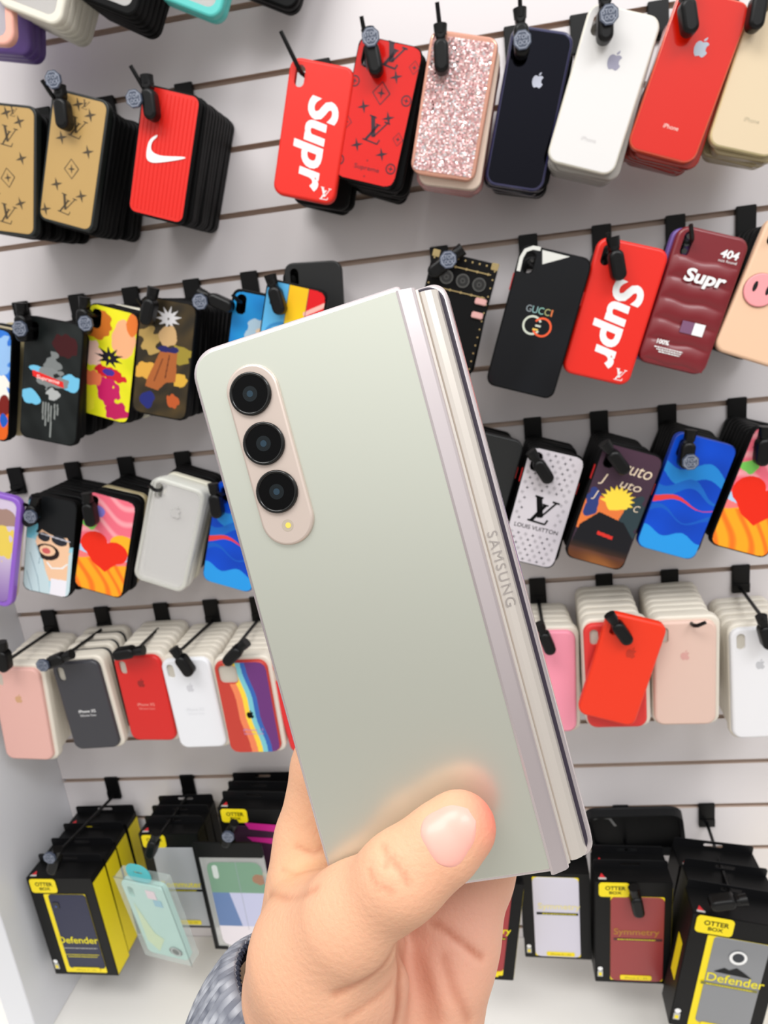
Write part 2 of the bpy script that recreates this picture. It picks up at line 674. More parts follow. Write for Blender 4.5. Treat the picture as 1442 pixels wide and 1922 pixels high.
def rear_mesh(kind, W, H):
    key = (kind, round(W, 4), round(H, 4))
    if key in _rear_cache:
        return _rear_cache[key]
    b = MB()
    if kind in ('black', 'darkblue', 'silver', 'red', 'gold', 'glitter', 'pinkc', 'white', 'teal', 'cream', 'lilac', 'redsilicone', 'tan'):
        cm = {'black': M_BLACK, 'darkblue': mat('dark_blue_rim', (26, 30, 52), 0.2, coat=.6), 'silver': mat('clear_edge_grey', (176, 172, 166), 0.15, alpha=.75),
              'red': mat('red_clear_edge', (150, 36, 22), 0.2, coat=.4), 'gold': mat('gold_clear_edge', (170, 156, 118), 0.2, coat=.4),
              'glitter': mat('rose_edge', (196, 140, 138), 0.25, coat=.4), 'pinkc': mat('cream_edge', (226, 205, 188), 0.4), 'white': mat('milky_rubber', (218, 214, 196), 0.35),
              'teal': mat('teal_rubber', (88, 196, 190), 0.35), 'cream': mat('cream_rubber', (226, 222, 208), 0.4), 'lilac': mat('purple_rubber', (104, 78, 150), 0.4),
              'redsilicone': M_RED, 'tan': mat('tan_print', (190, 158, 100), 0.4)}[kind]
        hh = hole_of(W, H)
        plate(b, W, H, 0.011, 0, 0.0085, cm, 0.0022, holes=[hole_poly(hh)], back=False)
    elif kind.startswith('pack'):
        inner = {'packpink': (236, 190, 178), 'packblack': (30, 30, 34), 'packred': (214, 36, 34), 'packwhite': (236, 236, 238), 'packrain': (206, 150, 120), 'packnude': (230, 200, 184), 'packpink2': (244, 160, 180)}[kind]
        plate(b, W + 0.007, H + 0.008, 0.012, 0.0015, 0.012, mat('milky_blister', (236, 228, 214), 0.3, alpha=0.86), 0.003, cz=0.001)
        plate(b, W - 0.002, H - 0.002, 0.011, -0.002, 0.0015, mat('silicone_%s' % kind, inner, 0.5), 0.002)
    o = b.build('proto_mesh')
    me = o.data
    me.name = 'phone_case'
    bpy.data.objects.remove(o)
    _rear_cache[key] = me
    return me


def stack(pose, xh, n, kinds, label, group, W=0.067, H=0.139, jit=3.0, dx=0.0, spacing=None, d_end=0.014, name='phone_case', dz=0.0, first=0.0105, cat='phone case', tilt0=None):
    """n single cases behind the front one along the hook arm"""
    loc, rv, _, _ = pose
    D0 = -loc[1]
    rt = rv[1]
    rng = random.Random(int(loc[0] * 1e4))
    sp = spacing or (D0 - first - d_end) / max(1, n - 1)
    for i in range(n):
        kd = kinds[i % len(kinds)] if len(kinds) < n + 1 else kinds[i]
        me = rear_mesh(kd, W, H)
        o = bpy.data.objects.new(name, me)
        COL.objects.link(o)
        f = min(1.0, (first + i * sp) / D0)
        # keep the hanging hole on the arm while each case swings a little on its own
        ang = rt + R(rng.uniform(-jit, jit))
        hx, hz = (-W * .31, H * .39) if abs(rt) > 0.12 else (0, H * .5)
        c, s_ = math.cos(rt), math.sin(rt)
        pvx = loc[0] + hx * c + hz * s_
        pvz = loc[2] - hx * s_ + hz * c
        pvx += (xh - pvx) * f * 0.8 + dx
        c, s_ = math.cos(ang), math.sin(ang)
        o.rotation_mode = 'XYZ'
        o.rotation_euler = (0, ang, 0)
        o.location = (pvx - hx * c - hz * s_, -D0 + first + i * sp, pvz + hx * s_ - hz * c + dz - 0.0015)
        tag(o, label, cat, group)


POSE = {
    'tan_a': ((0.2302, -0.1196, 1.5815), (-0.074, 0.243, -0.156), 0.0705, 0.1402),
    'tan_b': ((0.3093, -0.1175, 1.5802), (-0.067, 0.369, -0.147), 0.0700, 0.1425),
    'swoosh': ((0.4158, -0.1128, 1.5728), (-0.016, 0.353, -0.096), 0.0688, 0.1360),
    'supr_a': ((0.5907, -0.1197, 1.5707), (-0.006, 0.309, 0.101), 0.0705, 0.1374),
    'lvred': ((0.6624, -0.1169, 1.5792), (-0.02, 0.348, -0.088), 0.0698, 0.1395),
    'glitter': ((0.744, -0.1228, 1.5726), (0.006, 0.273, 0.053), 0.0712, 0.1369),
    'blueblack': ((0.8224, -0.099, 1.563), (0.089, 0.274, 0.022), 0.0655, 0.1534),
    'whiteip': ((0.895, -0.1275, 1.5641), (0.038, 0.36, -0.101), 0.0724, 0.1469),
    'redip': ((0.9792, -0.1225, 1.5648), (0.043, 0.381, -0.148), 0.0712, 0.1473),
    'goldip': ((1.0567, -0.1183, 1.5612), (0.027, 0.327, 0.061), 0.0702, 0.1488),
    'print_a': ((0.1337, -0.1208, 1.3476), (-0.021, 0.301, -0.083), 0.0708, 0.1419),
    'print_b': ((0.2318, -0.1363, 1.3395), (-0.066, 0.291, 0.023), 0.0745, 0.1496),
    'print_c': ((0.2976, -0.1113, 1.3518), (0.003, 0.335, -0.306), 0.0685, 0.1381),
    'print_d': ((0.3742, -0.1226, 1.3508), (-0.096, 0.278, -0.061), 0.0712, 0.1407),
    'print_e': ((0.4795, -0.0999, 1.3427), (-0.016, 0.302, -0.055), 0.0723, 0.1473),
    'print_f': ((0.5297, -0.1282, 1.3472), (0.06, 0.328, -0.12), 0.0726, 0.1445),
    'trunk': ((0.7232, -0.1335, 1.3616), (0.015, 0.344, -0.005), 0.0739, 0.1100),
    'gucci': ((0.8158, -0.1461, 1.3432), (-0.039, 0.337, -0.039), 0.0770, 0.1527),
    'supr_b': ((0.8983, -0.1395, 1.3448), (-0.02, 0.33, -0.048), 0.0753, 0.1456),
    'maroon': ((0.9802, -0.1357, 1.3468), (-0.05, 0.344, -0.04), 0.0744, 0.1446),
    'pig': ((1.0637, -0.135, 1.3452), (-0.074, 0.408, -0.073), 0.0742, 0.1423),
    'purple': ((0.0905, -0.1363, 1.1351), (-0.067, 0.336, 0.043), 0.0745, 0.1567),
    'man': ((0.158, -0.1103, 1.1237), (-0.093, 0.294, 0.069), 0.0682, 0.1384),
    'heart_a': ((0.2412, -0.1178, 1.1215), (-0.029, 0.36, -0.016), 0.0700, 0.1400),
    'clear': ((0.3363, -0.1277, 1.1301), (-0.023, 0.391, 0.156), 0.0724, 0.1463),
    'blue_a': ((0.4203, -0.1165, 1.1177), (-0.004, 0.336, -0.17), 0.0697, 0.1408),
    'lvgrey': ((0.8108, -0.1123, 1.1227), (-0.015, 0.327, 0.01), 0.0687, 0.1457),
    'print_g': ((0.8929, -0.1269, 1.121), (0.008, 0.365, 0.047), 0.0722, 0.1467),
    'blue_b': ((0.976, -0.1221, 1.1257), (-0.037, 0.358, -0.032), 0.0711, 0.1433),
    'heart_b': ((1.0596, -0.1227, 1.1235), (-0.046, 0.364, 0.08), 0.0712, 0.1467),
    'pink_a': ((0.064, -0.1299, 0.882), (-0.018, 0.084, 0.04), 0.0730, 0.1468),
    'charcoal': ((0.1597, -0.122, 0.8874), (0.011, -0.023, 0.002), 0.0710, 0.1399),
    'red_a': ((0.2472, -0.116, 0.8904), (0.054, 0.018, -0.105), 0.0696, 0.1366),
    'white_a': ((0.3203, -0.1205, 0.8818), (0.023, -0.015, -0.056), 0.0707, 0.1404),
    'rainbow': ((0.4017, -0.1333, 0.8794), (0.076, 0.012, -0.015), 0.0738, 0.1440),
    'red_c': ((0.4769, -0.1249, 0.8704), (0.076, -0.09, -0.158), 0.0718, 0.1415),
    'pink_b': ((0.8095, -0.1034, 0.8808), (-0.072, 0.036, -0.019), 0.0666, 0.1446),
    'red_b': ((0.8882, -0.1327, 0.9014), (0.005, -0.003, -0.095), 0.0737, 0.1463),
    'orange': ((0.8924, -0.1499, 0.9189), (-0.011, 0.307, -0.104), 0.0719, 0.1434),
    'nude': ((0.9717, -0.1326, 0.9003), (-0.001, 0.001, -0.098), 0.0736, 0.1432),
    'white_b': ((1.0672, -0.1148, 0.8725), (-0.103, -0.015, -0.025), 0.0693, 0.1504),
    'def_a': ((0.0741, -0.1605, 0.5355), (0.001, -0.012, -0.057), 0.1072, 0.1826),
    'commuter': ((0.2244, -0.1001, 0.5627), (-0.016, -0.002, -0.052), 0.0967, 0.1767),
    'pouch': ((0.3253, -0.1199, 0.55), (-0.013, -0.013, -0.044), 0.1090, 0.1924),
    'magenta': ((0.3567, -0.0902, 0.6006), (0.022, 0.026, -0.047), 0.1032, 0.1717),
    'mint': ((0.2125, -0.1701, 0.5556), (0.117, -0.022, -0.232), 0.0866, 0.1655),
    'redl': ((0.6998, -0.1892, 0.56), (-0.069, 0.162, 0.192), 0.0856, 0.1575),
    'whitebox': ((0.7952, -0.1497, 0.5453), (0.03, 0.018, -0.057), 0.0915, 0.1493),
    'symm': ((0.8932, -0.1699, 0.5372), (0.027, 0.032, -0.011), 0.0985, 0.1717),
    'def_b': ((0.9962, -0.2204, 0.5204), (-0.015, 0.173, -0.093), 0.1112, 0.1818),
    'tray': ((0.9269, -0.0761, 0.6132), (0.381, -0.139, -0.114), 0.1313, 0.1109),
    'black_f': ((0.5541, -0.0645, 1.3706), (0.003, 0.068, 0.068), 0.0677, 0.1126),
    'black_l': ((0.7393, -0.0997, 1.147), (0.052, 0.336, -0.44), 0.0693, 0.1443),
    'purple_r': ((0.0931, -0.1197, 1.1395), (-0.36, 0.28, -0.219), 0.0696, 0.1526),
}
for kx in list(POSE):
    l, r_, w, h = POSE[kx]
    if kx in ('black_f', 'black_l', 'purple_r'):
        POSE[kx] = (l, (0, r_[1], 0), 0.071, 0.146)
P_ = POSE


def front(key, label, cat='phone case', group=None, name='phone_case'):
    loc, rv, W, H = P_[key]
    rv = (rv[0] * .6, rv[1], rv[2] * .35)
    root = empty(name, loc, rv)
    tag(root, label, cat, group)
    return root, W, H


def printed(key, label, base, paint, rim=0.0018, radius=0.010, shell=None, button=None, gloss=None):
    root, W, H = front(key, label)
    hh = hole_of(W, H)
    b = MB()
    plate(b, W, H, radius, 0.0, 0.0095, shell or M_BLACK, 0.0012, holes=[hole_poly(hh)], back=False)
    b.build('shell', root)
    A = Art(W - 2 * rim, H - 2 * rim, base)
    paint(A)
    A.build('printed_back', root, radius - rim * .6, hole=(hh[0], hh[1], hh[2] + 0.001, hh[3] + 0.001, hh[4]), mt=gloss)
    if button:
        c = MB()
        c.box(W / 2 - 0.0002, W / 2 + 0.001, 0.002, 0.007, H * .18, H * .28, mat('red_button', (190, 30, 30), .4), bevel=0.0004)
        c.build('side_button', root)
        c = MB()
        c.box(-W / 2 - 0.001, -W / 2 + 0.0002, 0.002, 0.007, H * .18, H * .30, mat('red_button', ()), bevel=0.0004)
        c.build('side_button', root)
    return root, W, H


def silicone(key, label, rgb, rough=0.45, big=False, group=None, bevel=0.003, hole=True, mt=None, **hk):
    root, W, H = front(key, label, group=group)
    hh = hole_of(W, H, big, **hk)
    b = MB()
    plate(b, W, H, 0.0115, 0.0, 0.0095, mt or mat('silicone_%d_%d_%d' % rgb, rgb, rough), bevel, holes=[hole_poly(hh)] if hole else [], back=False)
    b.build('shell', root)
    return root, W, H


# ================= row 1 (top) =================
M_INK = mat('dark_brown_ink', (70, 56, 34), .5)
M_TAN = mat('tan_coated_back', (182, 148, 90), .35, noise=.04, scale=30)


def tan_case(key, label):
    root, W, H = front(key, label)
    hh = hole_of(W, H)
    b = MB()
    plate(b, W, H, 0.010, 0.0003, 0.0095, mat('black_green_rim', (22, 27, 25), .45), 0.0012, holes=[hole_poly(hh)], back=False)
    b.build('shell', root)
    c = MB()
    plate(c, W - .006, H - .006, 0.008, 0.0, 0.0004, M_TAN, 0.0002, holes=[hole_poly(hh)])
    c.build('printed_back', root)
    d = MB()
    s = W / 0.07
    for (x, z) in ((.014, .052), (-.017, .022), (.017, .014), (-.016, -.028), (.016, -.034), (-.002, .060), (-.026, -.058)):
        blossom(d, x * s, z * s, 0.015, -0.0002, M_INK, 20)
    for (x, z) in ((-.001, .036), (-.002, -.047)):
        monogram(d, x * s, z * s, 0.020, -0.0002, M_INK, -8)
    diamond_mark(d, 0.0, -0.008, 0.016, -0.0002, M_INK, 10)
    monogram(d, 0.006, .0655 * s - .004, 0.009, -0.0002, M_INK, -8)
    d.build('monogram_pattern', root)


tan_case('tan_a', 'tan monogram phone case cut by the left edge, beside another tan case')
tan_case('tan_b', 'whole tan monogram phone case hanging left of the red ribbed case')
stack(P_['tan_a'], .224, 7, ['black'], 'black-edged case stacked behind the leftmost tan monogram case', 'cases behind the left tan case')
stack(P_['tan_b'], .305, 8, ['black'], 'black-edged case stacked behind the whole tan monogram case', 'cases behind the second tan case', dx=.004, dz=-.004, jit=4)

root, W, H = front('swoosh', 'red ribbed phone case with a white curved tick and black sides')
hh = hole_of(W, H)
b = MB()
plate(b, W, H, 0.010, 0.0004, 0.0095, M_BLACK, 0.0012, holes=[hole_poly(hh)], back=False)
b.build('shell', root)
c = MB()
plate(c, W - .004, H - .004, 0.008, 0.0, 0.0006, mat('red_ribbed_panel', (222, 30, 18), .4), 0.0002, holes=[hole_poly(hh)])
for i in range(13):
    x = -W / 2 + 0.006 + i * (W - .012) / 12
    z1 = H / 2 - .006 if x > hh[0] + .009 else H / 2 - .034
    c.tube([(x, 0.0001, -H / 2 + .006), (x, 0.0001, z1)], 0.0007, mat('red_ribbed_panel', ()), 6)
c.build('ribbed_panel', root)
d = MB()
poly_face(d, xf(SWOOSH, 0.0, -0.002, .042, -14, .050), -0.0009, M_WHITE)
d.build('tick_logo', root)['label'] = 'white curved tick mark'
stack(P_['swoosh'], .415, 10, ['black'], 'black case in the thick stack behind the red ribbed case', 'black cases behind the ribbed case', dx=.003, jit=1.0, first=.0095, W=.069, H=.136)


def supr(key, label):
    root, W, H = silicone(key, label, (224, 32, 16), .42)
    d = MB()
    lettering(d, 'Supr', 0.003, -0.0115, 0.094, -0.0003, M_WHITE, ang=-90, h=0.044, bold=0.035, shear=0.15)
    d.build('lettering', root)['label'] = 'white slanted lettering'
    e_ = MB()
    monogram(e_, W * .32, -H * .425, 0.012, -0.0003, M_WHITE, 0, 1.2)
    e_.build('monogram_logo', root)


supr('supr_a', 'red phone case with big white slanted lettering, in the top row')
stack(P_['supr_a'], .60, 3, ['black'], 'black case hanging behind the top red case with white lettering', 'black cases behind the top lettered red case', spacing=.02, first=.05)

M_NAVY = mat('navy_ink', (44, 16, 34), .4)


def p_lvred(A):
    A.blend(np.clip(A.noise(5, 3) * .1, 0, .15), (210, 20, 18))


root, W, H = printed('lvred', 'glossy red case with dark monograms and small wording at its foot', (216, 26, 20), p_lvred, rim=.0012, gloss=vcol_mat('gloss_print', .12, coat=.2))
d = MB()
s = W / .07
for (x, z) in ((-.022, .044), (.012, .038), (-.016, .004), (.013, -.002), (-.015, -.034), (.014, -.038)):
    blossom(d, x * s, z * s, 0.014, -0.0005, M_NAVY, 20)
monogram(d, .003, .057, .022, -0.0005, M_NAVY, -8, 1.6)
monogram(d, 0, -.016, .024, -0.0005, M_NAVY, -8, 1.2)
diamond_mark(d, 0, .02, .017, -0.0005, M_NAVY, 6)
for (x, z) in ((-.031, .026), (.028, .018), (-.031, -.052), (.027, -.05)):
    disc(d, x, z, .0055, -0.0005, M_NAVY, r_in=.0042)
    blossom(d, x, z, 0.007, -0.0005, M_NAVY)
for (x, z) in ((.029, .05), (-.031, -.014), (.028, -.02)):
    diamond_mark(d, x, z, .010, -0.0005, M_NAVY, 4)
lettering(d, 'Supreme', 0.001, -.055, .028, -0.0005, M_NAVY, ang=0, h=.006)
blossom(d, 0, -.047, 0.003, -0.0005, M_NAVY)
blossom(d, 0, -.063, 0.003, -0.0005, M_NAVY)
d.build('monogram_pattern', root)
stack(P_['lvred'], .67, 6, ['black'], 'black-edged case stacked behind the glossy red monogram case', 'cases behind the red monogram case', dx=.004, dz=-.003, jit=3)

# rose glitter case: stones set in a frame
root, W, H = front('glitter', 'rose gold case covered in sparkling pink glitter stones')
b = MB()
hh = hole_of(W, H)
plate(b, W, H, .011, 0.0004, .0095, mat('rose_gold_rim', (232, 172, 150), .18, metal=.7), .002, holes=[hole_poly(hh)], back=False)
b.build('shell', root)
rs = np.random.RandomState(3)
c = MB()
gm = [mat('glitter_%d' % i, col, .3, metal=.3) for i, col in enumerate([(206, 156, 156), (216, 172, 170), (226, 196, 194), (196, 146, 148), (206, 200, 202), (222, 182, 178)])]
gm.append(mat('glitter_bright', (250, 240, 236), .05, metal=1.0))
st = .0017
for i in range(int((W - .008) / st)):
    for j in range(int((H - .009) / st)):
        x = -W / 2 + .0042 + i * st
        z = -H / 2 + .0048 + j * st
        if abs(x - hh[0]) < .0065 and abs(z - hh[1]) < .012:
            continue
        dx_, dz_ = rs.normal(0, .28, 2)
        k = 6 if rs.rand() < .05 else rs.randint(0, 6)
        q = st * .52
        c.add([(x - q, dx_ * -q - dz_ * q - .0006, z - q), (x + q, dx_ * q - dz_ * q - .0006, z - q), (x + q, dx_ * q + dz_ * q - .0006, z + q), (x - q, dx_ * -q + dz_ * q - .0006, z + q)], [(0, 1, 2, 3)], gm[k])
c.build('glitter_panel', root)
stack(P_['glitter'], .745, 5, ['pinkc', 'glitter', 'glitter', 'glitter', 'glitter'], 'rose case hanging a little lower behind the glitter case', 'rose cases behind the glitter case', dx=.002, dz=-.007, first=.011, jit=2, W=.069, H=.138, spacing=.012)

# dark mirror case
root, W, H = front('blueblack', 'dark mirror-backed case with blue bumper behind the black rod')
hh = hole_of(W, H)
b = MB()
plate(b, W, H, .012, 0.0003, .0095, mat('blue_black_bumper', (44, 44, 84), .15, coat=.7), .002, holes=[hole_poly(hh)], back=False)
b.build('shell', root)
c = MB()
plate(c, W - .006, H - .006, .010, 0, .0005, mat('black_mirror', (44, 45, 54), .04, metal=1.0), .0002, holes=[hole_poly(hh)])
c.build('mirror_back', root)
d = MB()
fruit_logo(d, .004, .029, .013, -.0003, mat('silver_logo', (196, 200, 216), .3))
d.build('logo', root)
stack(P_['blueblack'], .82, 7, ['black', 'darkblue'], 'dark case stacked behind the dark mirror-backed case', 'dark cases behind the mirror case', dx=.002, dz=-.003)


def glassback(key, label, rgb, logo_rgb, text_rgb, frame_rgb, rear, xh, rlabel, rgroup, n=5, sheen=False):
    root, W, H = front(key, label)
    hh = hole_of(W, H)
    b = MB()
    plate(b, W, H, .012, 0.0002, .0085, mat('frame_%s' % key, frame_rgb, .15, coat=.8), .0022, holes=[hole_poly(hh)], back=False)
    b.build('shell', root)
    c = MB()
    plate(c, W - .0035, H - .0035, .0105, 0, .0004, mat('glass_%s' % key, rgb, .12, coat=.9), .0002, holes=[hole_poly(hh)])
    c.build('glass_back', root)
    d = MB()
    lm_ = mat('logo_%s' % key, logo_rgb, .4)
    fruit_logo(d, .003, .028, .0155, -.0002, lm_)
    d.build('logo', root)
    f = MB()
    lettering(f, 'iPhone', 0.001, -.045, .0155, -.0002, mat('text_%s' % key, text_rgb, .5))
    f.build('lettering', root)
    stack(P_[key], xh, n, [rear], rlabel, rgroup, dz=-.006, dx=.001, spacing=.0095, jit=2.5, W=W * .97, H=H * .97)


glassback('whiteip', 'glossy white glass-backed case with grey fruit logo', (228, 226, 225), (150, 148, 168), (205, 202, 202), (226, 222, 208), 'silver', .895, 'clear-edged case stacked behind the glossy white case', 'clear-edged cases behind the white case')
glassback('redip', 'glossy orange-red glass-backed case with silver fruit logo', (214, 28, 10), (176, 186, 200), (240, 215, 205), (232, 90, 60), 'red', .98, 'dark red case stacked behind the glossy orange-red case', 'dark red cases behind the orange-red case')
glassback('goldip', 'pale gold glass-backed case cut by the right edge', (222, 202, 170), (200, 180, 150), (190, 178, 150), (214, 200, 150), 'gold', 1.06, 'dull gold case stacked behind the pale gold case', 'gold cases behind the pale gold case')

# ================= row 0: bottoms of cases hanging from above =================
def bumper(x, z, D, W, H, tilt, m, label, n, grp, open_=True, step=.011, dxs=.003, m2=None):
    for i in range(n):
        root = tag(empty('phone_case', (x + i * dxs, -D + i * step, z)), label if i == 0 else label[:0] + grp[0], 'phone case', grp[1] if i else None)
        root.rotation_mode = 'XYZ'
        root.rotation_euler = (0, R(tilt + i * .7), 0)
        b = MB()
        holes = [rrect(W - .017, H - .017, .009, 0, 0, 6)] if open_ else []
        plate(b, W, H, .014, 0, .009, m, .003, holes=holes, back=False)
        b.build('bumper_frame' if open_ else 'shell', root)
        if open_:
            c = MB()
            plate(c, W - .0172, H - .0172, .009, .0015, .0025, mat('clear_back_sheet', (225, 222, 220), .1, alpha=.35), .0002)
            c.build('clear_back', root)


def row0(c_px, D, W, H, tilt):
    """centre so that the lowest corner of the case stands at the given point of the photo"""
    p = px(c_px[0], c_px[1], D)
    a = R(tilt)
    # bottom right corner in case space
    cx, cz = W / 2 * .86, -H / 2
    return p.x - (cx * math.cos(a) + cz * math.sin(a)), p.z - (-cx * math.sin(a) + cz * math.cos(a))


W0, H0 = .076, .150
ROW0 = []
for (c_px, D, m_, open_, n, lab, rear) in (
        ((18, 86), .13, mat('salmon_rubber', (240, 176, 160), .4), True, 1, 'salmon pink bumper case in the top left corner', None),
        ((50, 104), .10, mat('purple_rubber', (104, 78, 150), .4), False, 3, 'purple case behind the salmon bumper in the top left corner', 'purple case stacked behind another purple one in the top left corner'),
        ((104, 50), .135, mat('cream_rubber', (226, 222, 208), .4), True, 6, 'cream bumper case with clear back at the top left', 'cream bumper case stacked behind the front cream bumper'),
        ((246, 34), .13, M_BLACK, True, 6, 'black bumper case with clear back at the top edge', 'black bumper case stacked behind the front black bumper'),
        ((402, 36), .11, mat('teal_rubber', (88, 200, 192), .35), True, 2, 'teal case cut by the top edge', 'teal case stacked behind the front teal case'),
        ((545, 20), .06, M_BLACK, False, 2, 'black case cut by the top edge right of the teal case', 'black case behind the black case right of the teal one')):
    tl = 27 if c_px[0] not in (18, 50) else 12
    x, z = row0(c_px, D, W0, H0, tl)
    ROW0.append((x, z, D, tl, c_px))
    bumper(x, z, D, W0, H0, tl, m_, lab, n, (rear, (rear or lab).replace('case stacked', 'cases stacked')), open_=open_, step=.0125, dxs=.0)

# ================= row 2 =================
def p_a(A):
    A.blend(.5 + .5 * A.noise(9, 1), (40, 110, 210))
    A.ell(.1, .25, .5, .2, (150, 190, 235), 20, .4)
    A.ell(.2, -.05, .35, .18, (240, 236, 228), 10, .4, 2)
    A.ell(.3, -.33, .4, .16, (228, 98, 30), -20, .4, 3)
    A.ell(.42, -.18, .12, .1, (120, 30, 24), 0, .3, 4)
    A.ell(.40, -.30, .08, .07, (30, 90, 190), 0, .3, 5)


def p_b(A):
    A.blend(.4 + .4 * A.noise(10, 2), (34, 38, 38))
    A.ell(.2, .3, .2, .1, (60, 16, 20), 0, .5, 9)
    A.ell(.34, .02, .17, .07, (110, 186, 220), 0, .35, 3)
    A.ell(-.25, .09, .16, .03, (110, 186, 220), 0, .3, 4)
    A.ell(-.34, -.15, .17, .065, (110, 186, 220), -15, .35, 5)
    A.ell(.02, .14, .13, .09, (120, 124, 124), 10, .7, 6)
    A.ell(.0, .03, .23, .09, (126, 130, 130), 0, .6, 7)
    A.ell(.04, -.10, .12, .05, (170, 172, 172), 0, .6, 8)
    for i, (x, z0, z1) in enumerate(((-.12, -.18, -.32), (-.07, -.18, -.37), (-.02, -.18, -.33), (.03, -.2, -.46), (.09, -.18, -.30), (.14, -.18, -.26))):
        A.line([(x, z0), (x + .01, z1)], .014, (130, 134, 132))
    A.poly([(-.34, .075), (.22, .02), (.23, -.028), (-.33, .025)], (222, 40, 38))


def p_c(A):
    A.blend(.35 + .5 * A.noise(12, 4), (214, 214, 30))
    A.ell(.25, .25, .24, .17, (242, 176, 130), 0, .1, 5)
    A.ell(-.3, .33, .3, .12, (200, 110, 40), 30, .3, 6)
    A.ell(.40, .40, .12, .1, (228, 120, 50), 0, .2, 9)
    A.ell(-.35, .06, .18, .12, (236, 196, 180), 0, .4, 7)
    for k in range(9):
        a = R(20 + 40 * k)
        A.poly([(.0 + .06 * math.cos(a + 1.2), .06 + .03 * math.sin(a + 1.2)), (.0 + .3 * math.cos(a), .07 + .10 * math.sin(a)), (.06 * math.cos(a - 1.2), .06 + .03 * math.sin(a - 1.2))], (26, 22, 34))
    A.ell(.05, -.08, .3, .06, (206, 34, 50), -10, .3, 8)
    A.ell(.0, -.07, .12, .03, (70, 50, 150), 0, .3, 12)
    A.ell(.05, -.25, .22, .13, (196, 32, 96), 25, .4, 10)
    A.ell(.25, -.4, .25, .08, (190, 30, 90), 10, .4, 14)
    A.ell(-.35, -.16, .2, .07, (236, 122, 80), 0, .4, 11)
    A.ell(-.38, -.4, .2, .08, (230, 220, 50), 0, .5, 13)


def p_d(A):
    A.blend(.3 + .35 * A.noise(14, 5), (84, 66, 36))
    A.ell(-.3, .15, .2, .1, (176, 146, 84), 0, .6, 5)
    A.ell(.33, .05, .18, .09, (150, 132, 50), 0, .7, 6)
    A.ell(-.3, -.12, .25, .08, (214, 160, 66), 0, .6, 7)
    A.ell(.3, -.16, .16, .05, (210, 164, 60), 0, .6, 8)
    for k in range(10):
        a = R(10 + 36 * k)
        A.poly([(.02 + .05 * math.cos(a + 1.2), .35 + .03 * math.sin(a + 1.2)), (.02 + .24 * math.cos(a), .36 + .10 * math.sin(a)), (.02 + .05 * math.cos(a - 1.2), .35 + .03 * math.sin(a - 1.2))], (206, 204, 206))
    A.ell(.05, .20, .19, .09, (196, 160, 112), 0, .3, 9)
    A.ell(.08, .09, .2, .03, (36, 34, 92), 0, .4, 10)
    A.poly([(-.08, .06), (.24, .07), (.26, -.18), (.08, -.2), (-.06, -.28), (-.3, -.26), (-.28, -.2)], (164, 92, 46))
    A.line([(.1, .04), (.06, -.16)], .012, (100, 50, 26))
    A.line([(-.02, .0), (-.14, -.2)], .012, (110, 56, 28))
    A.ell(-.22, -.38, .14, .07, (34, 40, 110), 0, .4, 11)
    A.ell(.26, -.36, .12, .06, (180, 84, 40), 0, .6, 12)


def p_e(A):
    A.blend(.4 + .5 * A.noise(7, 6), (24, 118, 190))
    A.ell(.05, .18, .28, .12, (170, 196, 214), 0, .4, 5)
    A.ell(.1, .12, .12, .06, (36, 40, 110), 0, .4, 6)
    A.ell(.05, .2, .07, .03, (230, 200, 170), 0, .3, 7)


def p_f(A):
    A.put(A.U < .0, (92, 176, 226))
    A.put((A.U >= -.13) & (A.U < .2), (244, 200, 30))
    A.put(A.U >= .2, (216, 28, 34))
    A.blend((A.U > -.12) * (A.U < .2) * np.clip(.6 + .6 * A.noise(6, 3), 0, 1) * .5, (240, 160, 40))
    A.ell(-.14, .10, .3, .10, (60, 140, 200), 10)
    A.ell(-.14, .085, .26, .085, (130, 200, 236), 10)
    A.put((A.U > -.13) & (np.hypot((A.U - .05) / .22, (A.V - .16) / .07) < 1), (246, 216, 60))
    A.line([(.2, .30), (.5, .40)], .035, (240, 180, 170))
    A.line([(-.13, .5), (-.13, -.5)], .006, (60, 60, 70))
    A.line([(.2, .5), (.2, -.5)], .006, (60, 60, 70))


printed('print_a', 'case with blue and orange swirled print at the left edge', (90, 150, 225), p_a)
stack(P_['print_a'], .131, 5, ['black', 'gold'], 'case stacked behind the blue and orange print at the left edge', 'cases behind the blue and orange print')
root, W, H = printed('print_b', 'black case with pale blue splashes and a red lettered bar', (16, 20, 20), p_b, rim=.0014)
d = MB()
lettering(d, 'Supreme', -.004, .0022, .030, -.0006, mat('pink_white_ink', (250, 200, 196), .5), ang=-4.5, h=.0062, bold=.02, shear=.15)
d.build('lettering', root)
stack(P_['print_b'], .215, 8, ['black'], 'black case stacked behind the case with the red lettered bar', 'black cases behind the red bar case')
printed('print_c', 'narrow-looking yellow case with magenta and red splashes', (236, 228, 40), p_c, rim=.0012)
stack(P_['print_c'], .293, 6, ['black', 'black', 'white', 'black', 'black', 'black'], 'black case stacked behind the yellow and magenta case', 'cases behind the yellow case', dx=.004)
printed('print_d', 'dark brown case with gold sparks and a white burst', (44, 38, 28), p_d)
stack(P_['print_d'], .38, 8, ['black'], 'black case stacked behind the dark brown and gold case', 'black cases behind the brown case')
printed('print_e', 'black-sided case with bright blue print, partly behind the held phone', (36, 150, 214), p_e, rim=.003)
stack(P_['print_e'], .46, 6, ['black'], 'black case stacked behind the bright blue print', 'black cases behind the blue print')
printed('print_f', 'case striped blue, yellow and red behind the top of the held phone', (92, 176, 226), p_f)
root, W, H = silicone('black_f', 'plain black case hanging at the wall right of the striped case', (16, 17, 18), bevel=.0015)
stack(P_['black_f'], .528, 3, ['black'], 'black case behind the plain black one at the wall', 'black cases at the wall by the striped case', first=.011, spacing=.012)

